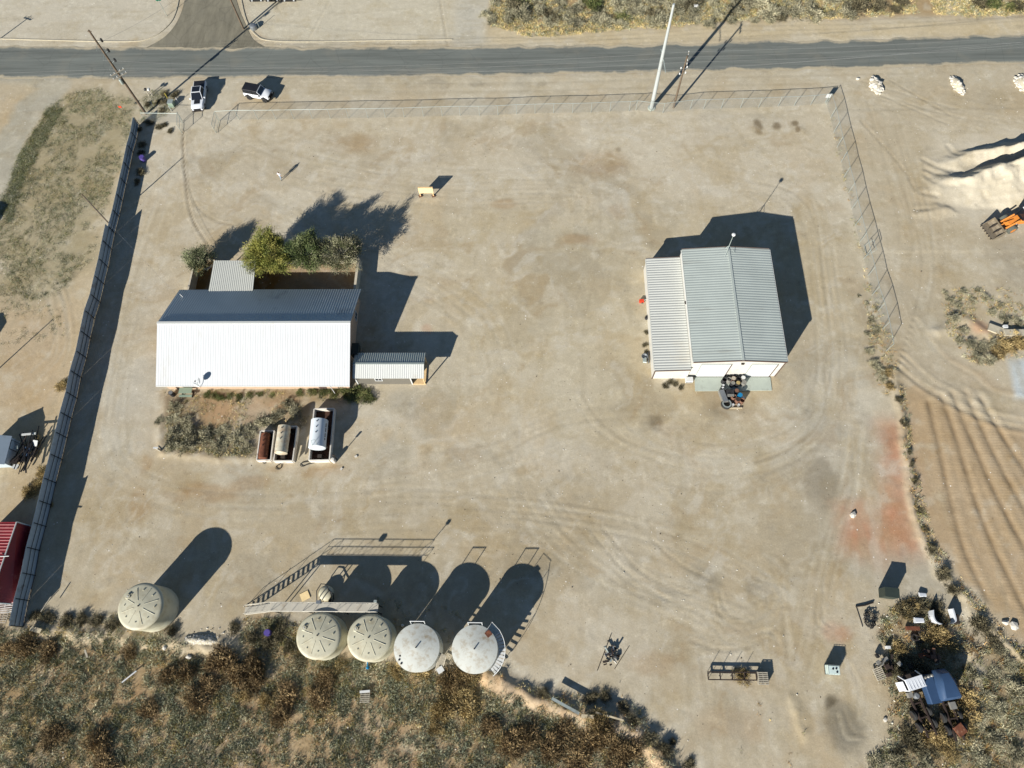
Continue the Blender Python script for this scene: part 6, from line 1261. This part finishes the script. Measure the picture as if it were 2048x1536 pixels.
# bushes: a few kinds, copied as individuals
def bush_mesh(pal, seed, flat=.6, ncl=46, nl=42, ll=.26, lw=.03):
    V, cl = foliage((1, 1, flat), .12, pal, ncl, nl, seed, ll, lw, .25, .4, .2); return tri_mesh('foliage', V, cl, 'leaf', False)
KIND = {
 'tumbleweed_bush': ('round dull brown tumbleweed bush', [bush_mesh(Gr((112, 94, 66), (126, 106, 74), (92, 78, 56), (140, 120, 86)), s, .75, 64, 46, .26, .03) for s in (41, 42)]),
 'golden_bush': ('golden dry bush', [bush_mesh(Gr((162, 143, 98), (146, 128, 86), (176, 156, 112), (130, 112, 76)), s, .7, 64, 46, .26, .03) for s in (51, 52)]),
 'sage_bush': ('grey-green sage bush', [bush_mesh(Gr((140, 136, 112), (160, 154, 128), (120, 118, 96), (178, 170, 140)), s, .6, 44, 46, .32, .03) for s in (61, 62)]),
 'green_bush': ('leafy dark green bush', [bush_mesh(Gr((88, 98, 58), (102, 108, 64), (74, 82, 50), (122, 120, 78)), s, .7) for s in (71, 72)]),
 'dark_bush': ('dark dry twiggy bush', [bush_mesh(Gr((96, 90, 70), (112, 104, 80), (80, 76, 60)), s, .65, 56, 44, .27, .03) for s in (81, 82)])}
BS = {'sage bushes beyond the wrecks': .72, 'sage bushes on the far bank': .68, 'dark bushes by the wrecks': .78, 'golden bushes by the wrecks': .85, 'brown bushes in the scrub': 1.0, 'golden bushes below the tanks': .9, 'green bushes by the house': .85, 'sage bushes in the garden': .92}
def bush(kind, where, px, py, rad, i, group):
    rad *= BS.get(group, 1.0)
    lab, ms = KIND[kind]; p = G(px, py); me = ms[i % 2]; o = bpy.data.objects.new(kind, me); COL.objects.link(o)
    o.location = (p.x, p.y, float(gh(p.x, p.y)) - .03); o.rotation_euler[2] = i * 2.4; o.scale = (rad * random.uniform(.85, 1.2), rad * random.uniform(.85, 1.2), rad * random.uniform(.55, .95)); tag(o, lab + ' ' + where, 'bush', group)
i = 0
def many(kind, where, pts, group):
    global i
    for q in pts: bush(kind, where, q[0], q[1], q[2], i, group); i += 1
many('tumbleweed_bush', 'in the scrub below the tanks', [(445, 1320, 1.5), (470, 1350, 1.3), (420, 1372, 1.2), (372, 1345, 1.1), (335, 1352, 1.0), (398, 1400, 1.3), (510, 1338, 1.4), (505, 1375, 1.2), (575, 1395, 1.3), (650, 1360, 1.1), (640, 1400, 1.3), (560, 1430, 1.1), (1020, 1490, 1.3), (1060, 1470, 1.2), (980, 1450, 1.0), (1130, 1470, 1.3), (1180, 1480, 1.4), (1225, 1490, 1.4), (1260, 1500, 1.3), (1150, 1520, 1.3), (1100, 1500, 1.2), (200, 1480, 1.2), (110, 1470, 1.3), (60, 1290, 1.2), (100, 1300, 1.1), (20, 1300, 1.0), (300, 1420, 1.1), (260, 1300, .9), (210, 1530, 1.2), (900, 1360, 1.2), (930, 1345, 1.1), (1205, 1455, 1.2), (1235, 1525, 1.2)], 'brown bushes in the scrub')
many('golden_bush', 'in the scrub below the tanks', [(890, 1410, 1.4), (920, 1390, 1.5), (880, 1430, 1.1), (935, 1420, 1.3), (940, 1365, 1.2), (845, 1340, 1.0), (790, 1345, .9), (680, 1335, .9), (870, 1455, 1.0), (1000, 1480, .9), (535, 1400, 1.0), (490, 1390, .9), (1195, 1440, 1.2)], 'golden bushes below the tanks')
many('golden_bush', 'around the truck wrecks', [(1868, 1262, 1.3), (1885, 1285, 1.4), (1850, 1280, 1.1), (1920, 1430, 1.5), (1935, 1400, 1.3), (1925, 1460, 1.2), (1870, 1475, 1.2), (1895, 1500, 1.1), (1900, 1415, 1.2), (1795, 1300, .9), (1855, 1460, 1.1), (1815, 1220, 1.0)], 'golden bushes by the wrecks')
many('golden_bush', 'past the end post of the chain-link fence', [(1775, 747, .6), (1781, 772, .65)], 'golden bushes at the fence end')
many('dark_bush', 'around the truck wrecks', [(1810, 1225, 1.1), (1840, 1215, 1.0), (1870, 1225, 1.2), (1800, 1320, 1.0), (1795, 1340, .9), (1830, 1330, 1.2), (1845, 1345, 1.1), (1835, 1420, 1.2), (1850, 1445, 1.2), (1815, 1470, 1.1), (1830, 1490, 1.1), (1800, 1505, 1.1), (1880, 1455, 1.0), (1960, 1250, 1.2), (1990, 1285, 1.1), (1905, 1180, .9), (1885, 1150, .9), (1870, 1500, 1.0)], 'dark bushes by the wrecks')
many('sage_bush', 'in the scrub beyond the truck wrecks', [(1985, 1350, 1.2), (2015, 1330, 1.1), (1970, 1390, 1.1), (2030, 1380, 1.3), (1995, 1420, 1.2), (1955, 1440, 1.1), (2040, 1450, 1.2), (1990, 1480, 1.2), (1950, 1500, 1.2), (2030, 1510, 1.2), (1915, 1510, 1.0), (1790, 1520, 1.1), (1850, 1525, 1.1), (1750, 1520, .9), (2000, 1300, .9), (1945, 1350, .9), (1965, 1530, 1.0)], 'sage bushes beyond the wrecks')
many('sage_bush', 'in the house garden plot', [(350, 815, .8), (345, 838, .9), (372, 842, .9), (348, 868, 1.0), (380, 868, 1.1), (346, 893, .9), (378, 893, 1.0), (412, 874, 1.0), (438, 893, 1.0), (442, 862, .9), (472, 876, 1.1), (500, 862, 1.0), (495, 896, .8), (528, 845, .9), (556, 833, .9), (590, 824, 1.0), (575, 808, .7), (318, 842, .6)], 'sage bushes in the garden')
many('green_bush', 'along the house front wall', [(415, 790, .55), (430, 793, .7), (442, 797, .6), (460, 792, .55), (478, 795, .6), (500, 790, .6), (520, 788, .5), (545, 790, .5), (600, 786, .7), (625, 784, .8), (648, 785, .9), (668, 788, .9), (690, 783, 1.0), (705, 790, 1.0), (715, 780, .9), (730, 792, 1.1), (740, 797, .8), (700, 797, .8)], 'green bushes by the house')
many('dark_bush', 'at the edge of the lower yard', [(75, 1232, .7), (98, 1236, .8), (135, 1242, .8), (165, 1240, .7), (192, 1243, .8), (225, 1252, .7), (345, 1262, .6), (560, 1258, .8), (540, 1287, .9), (582, 1294, .8), (508, 1278, .8), (470, 1257, .7), (1085, 1388, .7), (1180, 1398, .7), (1210, 1392, .6), (1248, 1418, .6), (1268, 1444, .7), (1296, 1478, .7), (1328, 1500, .7), (600, 1322, .7), (1345, 1484, .4), (1378, 1530, .5)], 'dark bushes at the yard edge')
many('dark_bush', 'along the far bank of the ploughed strip', [(1795, 800, .4), (1806, 848, .5), (1817, 905, .35), (1828, 962, .4), (1838, 1022, .45), (1849, 1060, .4), (1862, 1100, .6), (1822, 930, .3)], 'dark bushes on the bank')
many('sage_bush', 'along the chain-link fence end', [(1742, 642, .45), (1750, 662, .5), (1752, 618, .3), (1738, 702, .5), (1747, 727, .7), (1760, 738, .6), (1767, 757, .6), (1735, 667, .35), (1718, 592, .25), (1733, 607, .3)], 'sage bushes at the fence end')
many('sage_bush', 'on the bank beyond the chain-link fence', [(1905, 640, .9), (1925, 660, .9), (1915, 610, .7), (1945, 600, .8), (1970, 595, .8), (1985, 625, .8), (2010, 640, .9), (2035, 645, .9), (1940, 690, 1.2), (1965, 695, 1.3), (1985, 690, 1.1), (1955, 715, 1.1), (1980, 720, 1.0), (1920, 680, .8), (1900, 600, .7), (1890, 585, .6), (1925, 585, .7), (1955, 580, .6), (2000, 610, .6)], 'sage bushes on the far bank')
many('golden_bush', 'on the bank beyond the chain-link fence', [(2005, 690, 1.0), (2030, 685, 1.0), (1995, 705, .8), (2045, 690, .8)], 'golden bushes on the far bank')
many('sage_bush', 'in the brush beyond the road', [(x + random.uniform(-14, 14), y + random.uniform(-5, 5), random.uniform(.7, 1.5)) for x in range(985, 1700, 34) for y in (6, 26, 44) if y < 58 - (x - 985) * .025], 'sage bushes beyond the road')
many('dark_bush', 'in the brush beyond the road', [(1030, 12, 1.6), (1095, 30, 1.0), (1110, 42, .9), (1380, 10, 1.4), (1560, 38, .8), (1630, 28, 1.1), (1715, 14, 1.8), (1755, 16, 1.3), (1790, 20, 1.0), (1800, 5, 1.0), (1960, 6, 1.4), (2035, 14, 1.2), (1300, 28, 1.1)], 'dark bushes beyond the road')
many('green_bush', 'in the brush beyond the road', [(1040, 8, 1.5), (1185, 12, 1.8), (1245, 34, 1.2), (1985, 10, 1.2), (2020, 16, 1.0)], 'green bushes beyond the road')
many('dark_bush', 'in the weeds around the tall pole', [(330, 188, .6), (350, 190, .6), (318, 205, .6), (335, 205, .6), (295, 210, .5), (325, 222, .5), (300, 245, .7), (318, 255, .6), (330, 250, .5), (340, 262, .4), (285, 290, .7), (283, 305, .5), (282, 345, .7), (275, 365, .5), (278, 260, .5)], 'weeds by the tall pole')
many('dark_bush', 'at the foot of the lean-to', [(1340, 765, .35), (1350, 768, .4), (1330, 772, .4), (1362, 775, .35), (1290, 690, .3), (1293, 703, .3), (1293, 665, .3)], 'weeds at the lean-to')
bush('golden_bush', 'growing through the middle of the pipe rack', 1483, 1352, .75, 3, None); bush('golden_bush', 'caught in the junk pile by the blue shed', 67, 893, 1.0, 4, None)
many('golden_bush', 'against the outer foot of the metal fence', [(85, 945, .8), (78, 970, .8), (62, 985, .9), (128, 770, .7), (120, 775, .6), (105, 930, .5), (100, 1010, .4)], 'golden bushes outside the metal fence')

# ground cover nobody could count
def pts_in(poly, dens, seed, thr=None, nsc=3.0, margin_rag=.5):
    P = gpoly(poly); r = np.random.default_rng(seed); x0, y0 = P.min(0); x1, y1 = P.max(0); n = int((x1 - x0) * (y1 - y0) * dens); x = r.uniform(x0, x1, n); y = r.uniform(y0, y1, n)
    k = inside(x + (fbm(x, y, 3, 11) - .5) * 3 * margin_rag, y + (fbm(x, y, 3, 31) - .5) * 3 * margin_rag, P)
    if thr is not None: k &= (fbm(x, y, nsc, seed + 5) + r.uniform(-.08, .08, n)) > thr
    return x[k], y[k]
def cover(name, label, cat, polys, pal, seed, h=.28, spread=.22, nb=12, width=.018, pale=1.35):
    r = np.random.default_rng(seed); xs, ys = [], []
    for k, (poly, dens, thr, nsc) in enumerate(polys):
        a, b = pts_in(poly, dens, seed + 17 * k, thr, nsc); xs.append(a); ys.append(b)
    x = np.concatenate(xs); y = np.concatenate(ys); n = len(x); z = gh(x, y); size = r.uniform(.5, 1.35, n); hue = pale * pick(pal, n, r, .2) * (.8 + .4 * fbm(x, y, 4, seed + 3))[:, None]
    k = np.repeat(np.arange(n), nb); m = len(k); s = size[k]
    base = np.stack([x[k], y[k], z[k] - .02], 1) + np.concatenate([r.normal(size=(m, 2)) * spread * .45 * s[:, None], np.zeros((m, 1))], 1)
    d = np.concatenate([r.normal(size=(m, 2)) * 1.0, np.ones((m, 1))], 1); d /= np.linalg.norm(d, axis=1)[:, None]
    V = blades(base, d, r.uniform(.4, 1.2, m) * h * s, width * r.uniform(.6, 1.5, m), r); col = hue[k] * (1 + r.uniform(-.4, .4, (m, 1)))
    o = tri_mesh(name, V, col, 'leaf_plain'); return tag(o, label, cat, None, 'stuff')
STRAW = Gr((176, 158, 108), (160, 146, 100), (190, 172, 124)); SAGE = Gr((128, 132, 110), (146, 148, 124), (112, 116, 96), (164, 160, 132)); OLIVE = Gr((110, 108, 66), (126, 120, 74), (94, 96, 60))
BRN = Gr((140, 112, 70), (120, 94, 58), (160, 130, 84))
cover('scrub_grass', 'dense dry grey-green scrub grass below the tanks', 'scrub', [(SCRUB, 4.0, .37, 2.4), (SCRUB, 2.2, .50, 1.2)], SAGE + SAGE + SAGE + STRAW[:1] + OLIVE[:2], 900, .48, .58, 40, .026, 1.12)
cover('scrub_grass', 'dry mixed scrub around and beyond the truck wrecks', 'scrub', [(WRECK, 3.6, .41, 2.0)], SAGE + SAGE + STRAW[:1] + OLIVE + BRN, 930, .44, .52, 36, .026, 1.15)
LG = [(30, 330), (100, 205), (190, 175), (275, 200), (262, 260), (240, 330), (205, 440), (180, 520), (120, 590), (60, 600), (-10, 590), (-10, 420)]
cover('grass', 'thin grey-green grass on the plot left of the metal fence', 'grass', [(LG, 9, .42, 3.0), ([(0, 420), (30, 330), (95, 210), (130, 215), (60, 330), (20, 450)], 30, .3, 2.0), ([(285, 180), (350, 180), (355, 215), (300, 250), (280, 240)], 14, .35, 1.5), ([(0, 600), (150, 600), (120, 680), (0, 690)], 2.5, .5, 2)], SAGE + OLIVE + Gr((104, 112, 76), (118, 124, 86)), 960, .2, .5, 26, .018, 1.05)
cover('brush_grass', 'dry straw and sage grass beyond the far road edge', 'grass', [([(978, -20), (2100, -20), (2100, 30), (1950, 34), (1860, 26), (1700, 36), (1500, 40), (1250, 60), (1060, 76), (985, 50)], 16, .40, 3.0)], STRAW + STRAW + SAGE + OLIVE, 980, .4, .32, 11, .025)
cover('weeds', 'sparse weeds in the house garden plot', 'weeds', [(GARDEN, 9, .5, 1.5), ([(330, 850), (500, 850), (505, 912), (330, 905)], 16, None, 1)], SAGE + OLIVE + STRAW, 1000, .3, .25, 10, .018)
cover('weeds', 'weeds straggling along the yard edges and fence feet', 'weeds', [([(55, 1225), (330, 1238), (345, 1270), (60, 1268)], 14, .38, 1.5), ([(480, 1235), (600, 1235), (640, 1310), (480, 1310)], 16, .40, 1.5), ([(1070, 1385), (1220, 1385), (1300, 1450), (1370, 1540), (1330, 1540), (1240, 1460), (1090, 1405)], 14, .42, 1.5), ([(1725, 560), (1760, 590), (1790, 700), (1800, 780), (1770, 790), (1735, 720)], 10, .45, 1.5), ([(1880, 575), (2060, 575), (2060, 700), (1990, 735), (1930, 720), (1890, 660)], 9, .45, 2), ([(1795, 780), (1812, 780), (1835, 950), (1870, 1080), (1960, 1210), (2060, 1300), (2050, 1320), (1940, 1225), (1850, 1110), (1815, 960)], 14, .42, 1.5), ([(1655, 215), (1668, 215), (1745, 560), (1728, 560)], 5, .48, 1), ([(960, 1345), (1070, 1370), (1090, 1400), (980, 1375)], 8, .45, 1), ([(1500, 1395), (1620, 1400), (1600, 1536), (1480, 1536)], 1.5, .55, 1.5), ([(730, 1190), (930, 1220), (930, 1290), (760, 1250)], 5, .5, 1)], SAGE + OLIVE + STRAW + BRN, 1020, .3, .26, 10, .02)

cover('scrub_litter', 'fine low dry grass filling gaps in the scrub below the tanks', 'scrub', [(SCRUB, 14, .47, 2.0)], STRAW + SAGE + BRN[:1], 1100, .16, .3, 9, .016)
def pebbles():
    r = np.random.default_rng(5); xs, ys, ss = [], [], []
    for poly, dens, thr, lo, hi in (([(290, 245), (1648, 215), (1790, 800), (1820, 1060), (1700, 1536), (1350, 1536), (1000, 1370), (100, 1220)], .3, .5, .025, .075), ([(1000, 930), (1300, 930), (1500, 1150), (1100, 1250), (900, 1050)], .9, .5, .03, .07), ([(250, 1255), (520, 1255), (560, 1320), (300, 1320)], 6, .45, .03, .11), ([(1690, 150), (2060, 150), (2060, 640), (1810, 660)], .4, .5, .03, .08), ([(1750, 1200), (2060, 1230), (2060, 1536), (1760, 1536)], 2.0, .45, .03, .12), (SCRUB, .5, .5, .04, .12)):
        x, y = pts_in(poly, dens, int(r.integers(1e6)), thr, 2.5); xs.append(x); ys.append(y); ss.append(r.uniform(lo, hi, len(x)) * r.choice([1, 1, 1, 1.5], len(x)))
    x, y, s_ = map(np.concatenate, (xs, ys, ss)); n = len(x); z = gh(x, y)
    O = np.array([[1, 0, 0], [0, 1, 0], [-1, 0, 0], [0, -1, 0], [0, 0, .7], [0, 0, -.5]]); F = np.array([[0, 1, 4], [1, 2, 4], [2, 3, 4], [3, 0, 4]]); a = r.uniform(0, 6.28, n)
    s_ = s_ * .85; V = O[None] * s_[:, None, None] * r.uniform(.7, 1.3, (n, 6, 1)); c, q = np.cos(a)[:, None], np.sin(a)[:, None]; V = np.stack([V[..., 0] * c - V[..., 1] * q, V[..., 0] * q + V[..., 1] * c, V[..., 2]], -1) + np.stack([x, y, z + s_ * .15], -1)[:, None]
    T = V[:, F].reshape(-1, 3, 3); cl = np.where(r.random((n, 1)) < .72, C(222, 216, 200, .8), C(110, 98, 80)) * r.uniform(.8, 1.15, (n, 1)); o = tri_mesh('pebbles', T, np.repeat(cl, 4, 0), 'leaf_plain'); tag(o, 'scattered pale stones and dark clods over the dirt', 'pebbles', None, 'stuff')
pebbles()
